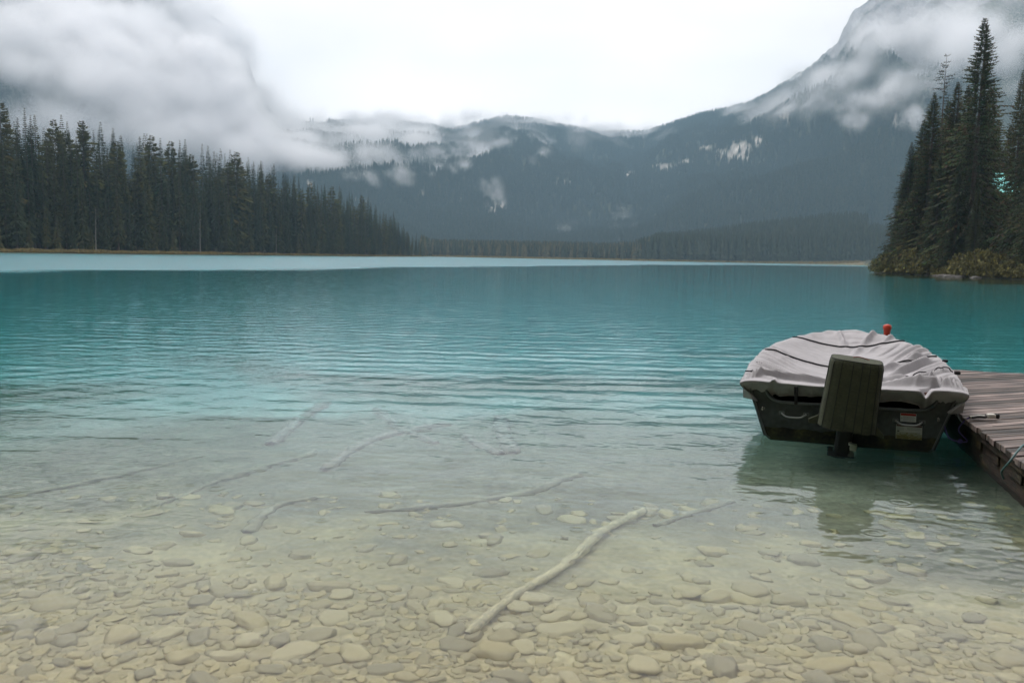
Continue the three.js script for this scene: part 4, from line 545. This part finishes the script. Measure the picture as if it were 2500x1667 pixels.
// ---------------------------------------------------------------- low cloud: drifting banks of fine droplets along the slopes
{
  const rnd = rngOf(99), gauss = () => { let s = 0; for (let i = 0; i < 4; i++) s += rnd(); return (s - 2) * 0.87; };
  const puff = (n, f = 0.02) => { const p = []; for (let i = 0; i < n; i++) { const x = gauss(), y = gauss() * 0.8, z = gauss(), e = () => (rnd() - 0.5) * f; p.push(x + e(), y + e(), z + e(), x + e(), y + e(), z + e(), x + e(), y + e(), z + e()); } return geo(p); };
  const droplets = new THREE.MeshPhysicalMaterial({ color: col(0.97, 0.97, 0.98), transmission: 0.5, roughness: 1, thickness: 0, specularIntensity: 0, side: THREE.DoubleSide });
  const wispShape = puff(800, 0.045), faintShape = puff(260, 0.045), shapes = [puff(5000), puff(5000), puff(5000)];
  // bank: bearing, elevation, half-widths, thickness, how ragged, puff size, metres in front of the slope
  const banks = [
    ['wide white cloud bank hiding the left mountain', [[-19, 13, 2.6, 1.4, 2.4], [-21, 9.8, 7, 3.0, 1.6], [-26, 10.0, 9, 1.6, 1.6], [-20, 7.2, 6, 1.6, 3], [-17.5, 9.6, 3.2, 1.6, 2.4], [-24, 12.5, 9, 2.4, 2.6], [-14.5, 7.6, 4.5, 1.6, 3], [-17, 6.0, 6, 1.2, 2.4], [-13, 6.0, 3.6, 0.9, 1.8], [-29, 11, 4, 2, 2], [-20, 11.5, 4, 2.4, 2.4], [-27, 5.6, 4, 1.0, 0.3]], 24],
    ['cloud spilling over the shoulder left of the middle', [[-9.5, 8.0, 4, 1.1, 2.4], [-6.4, 7.7, 3, 0.8, 1.3], [-4.8, 8.3, 2.6, 0.6, 1.4], [-7.5, 6.2, 2.6, 0.9, 0.5], [-9, 6.6, 2, 0.7, 0.6]], 22],
    ['pale cloud lying along the middle ridge', [[-9, 8.7, 4.5, 0.55, 1.0], [-3, 9.1, 3.4, 0.4, 0.7], [3, 8.9, 3.4, 0.4, 0.7], [7, 8.5, 3, 0.35, 0.6]], 18],
    ['thin veil resting on the saddle of the ridge', [[5.4, 8.35, 3.2, 0.35, 0.6], [8.3, 8.3, 1.4, 0.3, 0.4], [1.8, 8.9, 1.6, 0.35, 0.5]], 20],
    ['cloud clinging to the right mountain', [[17.2, 10.1, 1.9, 0.9, 1.1], [19.4, 11.0, 2.2, 1.0, 0.9], [21.8, 11.7, 2.2, 1.0, 0.9], [24.4, 10.6, 1.6, 1.2, 0.9], [14.6, 9.4, 1.8, 0.4, 0.6], [18.6, 9.1, 1.4, 0.5, 0.4], [26.5, 12.5, 3.2, 2.2, 1.2], [29, 12, 3, 3, 1.1]], 22],
  ];
  banks.push(['thin grey veil of mist before the left mountain', [[-28, 7.2, 4, 1.6, 0.5], [-24, 7.5, 4, 1.8, 0.5], [-20, 14.4, 3, 1.0, 0.9], [-17.5, 11.5, 2, 1.6, 0.6], [-27, 13, 6, 1.5, 0.8]], 30], ['thin veil softening the middle slopes', [[-10, 7.0, 3.4, 1.3, 0.5], [-6.5, 7.4, 3, 1.0, 0.5], [-3, 7.6, 3, 0.9, 0.3], [0, 8.5, 3, 0.5, 0.3], [6, 7.9, 4, 0.4, 0.25]], 26], ['thin veil drawn across the right mountain', [[15, 9.3, 2.5, 0.5, 0.35], [18.5, 11.2, 3, 1.0, 0.45], [22, 13.4, 3.4, 1.6, 0.55], [26, 13.5, 4, 2.2, 0.6], [22, 9.8, 3, 0.9, 0.3]], 26]);
  const M = new THREE.Matrix4(), Q = new THREE.Quaternion(), E = new THREE.Euler();
  for (const [label, lobes, size] of banks) {
    const places = [];
    for (const [a, e, wa, we, dense] of lobes) {
      const dist = Math.max(700, (slopeHit(a, e) ?? ridgeR(a)) - 120), area = (wa * D2R * dist) * (we * D2R * dist) * 4, per = 900 * 0.5 * 0.00075 * size * size * 0.8, n = Math.min(9000, Math.round(area * dense * 1.5 / per * 1.1));
      for (let i = 0; i < n; i++) {
        const u = gauss() * 0.62, v = gauss() * 0.62, az = a + u * wa, el = e + v * we, r0 = Math.min(slopeHit(az, el) ?? ridgeR(az), ridgeR(az)) - 60, r = r0 - Math.abs(gauss()) * 130;
        const w = fbm(az * 0.5 + 5, el * 1.0, r * 0.0026, 5) + 0.6 * fbm(az * 1.7, el * 2.6 + 9, r * 0.006, 3); if (w < -0.06 + 0.2 * rnd() - 0.1 * (dense > 1.5 ? 1 : 0) - (label.includes('veil') ? 0.3 : 0)) continue;
        const p = pol(az, r, 1.45 + r * Math.tan(el * D2R)); E.set(rnd() * 6, rnd() * 6, rnd() * 6); const s = size * (0.55 + 0.8 * rnd()); places.push([p, E.clone(), V(s * 1.25, s, s)]);
      }
    }
    for (let k = 0; k < 3; k++) { const l = places.filter((_, i) => i % 3 === k); if (!l.length) continue; const o = new THREE.InstancedMesh(shapes[k], droplets, l.length); l.forEach(([p, e, s], i) => o.setMatrixAt(i, M.compose(p, Q.setFromEuler(e), s))); stuff('cloud', o, label); }
  }
  // torn wisps: threads of mist, each a wandering chain of small puffs
  const wisps = [['torn wisps of mist below the middle ridge', [[-4.6, 6.5, 1.5, -50, 2.6], [-3.4, 5.8, 1.3, 40, 2.2], [-2.6, 6.3, 1.4, 70, 1.6], [-1.6, 7.4, 1.6, 15, 1.5], [-3.2, 7.2, 1.6, -20, 1.3], [-2.0, 5.2, 2.2, -70, 0.5], [-5.6, 7.0, 1.8, 10, 1.8], [0.6, 7.7, 1.4, -10, 1.0], [1.5, 6.3, 1.6, 75, 0.4], [-5.6, 5.3, 1.2, 45, 0.7]]], ['faint scraps of mist low on the far slope', [[6.7, 3.2, 2.0, -60, 0.5], [2.7, 2.4, 1.6, -50, 0.4], [6.2, 7.6, 1.5, 15, 0.5], [8.8, 7.9, 1.4, 10, 0.5]]], ['loose shreds of mist under the right cloud', [[16.2, 9.2, 1.6, 35, 1.6], [18.5, 9.4, 1.8, 20, 1.4], [20.5, 9.8, 2.0, -15, 1.4], [22.6, 10.2, 1.8, 50, 1.5], [20.4, 8.8, 1.2, -30, 0.9], [13.0, 9.0, 1.4, 20, 0.9], [24.5, 9.2, 1.4, -70, 1.6], [21.5, 13.2, 2.2, 35, 1.4], [23.5, 14, 2.2, 20, 1.2]]], ['ragged lower fringe of the left cloud', [[-12.5, 5.3, 2, -20, 1.6], [-10.6, 5.8, 2, -30, 1.6], [-8.5, 5.9, 2, -35, 1.2], [-7.2, 6.6, 2.2, -30, 1.6], [-9.5, 6.9, 2.2, 20, 1.8], [-28, 7.0, 2.5, 50, 1.4], [-26, 6.2, 2.4, 30, 1.0], [-29.5, 8.6, 2.5, -40, 1.2]]]];
  for (const [label, list] of wisps) {
    const places = [];
    for (const [a0, e0, len, ang, dense] of list) for (let th = 0; th < 4; th++) {
      let az = a0 + gauss() * 0.35 * len, el = e0 + gauss() * 0.2 * len, dir = ang * D2R + gauss() * 0.5; const n = Math.round(8 + 7 * dense), st = len / n * 1.1;
      for (let i = 0; i < n; i++) { dir += gauss() * 0.16; az += Math.cos(dir) * st; el += Math.sin(dir) * st * 0.75; const t = Math.sin((i + 0.5) / n * Math.PI), r0 = Math.min(slopeHit(az, el) ?? ridgeR(az), ridgeR(az)) - 35; for (let q = 0; q < 1; q++) { const r = r0 - Math.abs(gauss()) * 50, p = pol(az + gauss() * 0.16 * t, r, 1.45 + r * Math.tan((el + gauss() * 0.12 * t) * D2R)), s = (5 + 11 * rnd()) * (0.5 + 0.7 * t); E.set(rnd() * 6, rnd() * 6, rnd() * 6); places.push([p, E.clone(), V(s * 1.2, s, s)]); } }
    }
    const o = new THREE.InstancedMesh(label.startsWith('faint') ? faintShape : wispShape, droplets, places.length); places.forEach(([p, e, s], i) => o.setMatrixAt(i, M.compose(p, Q.setFromEuler(e), s))); stuff('cloud', o, label);
  }
}

renderer.render(scene, camera);
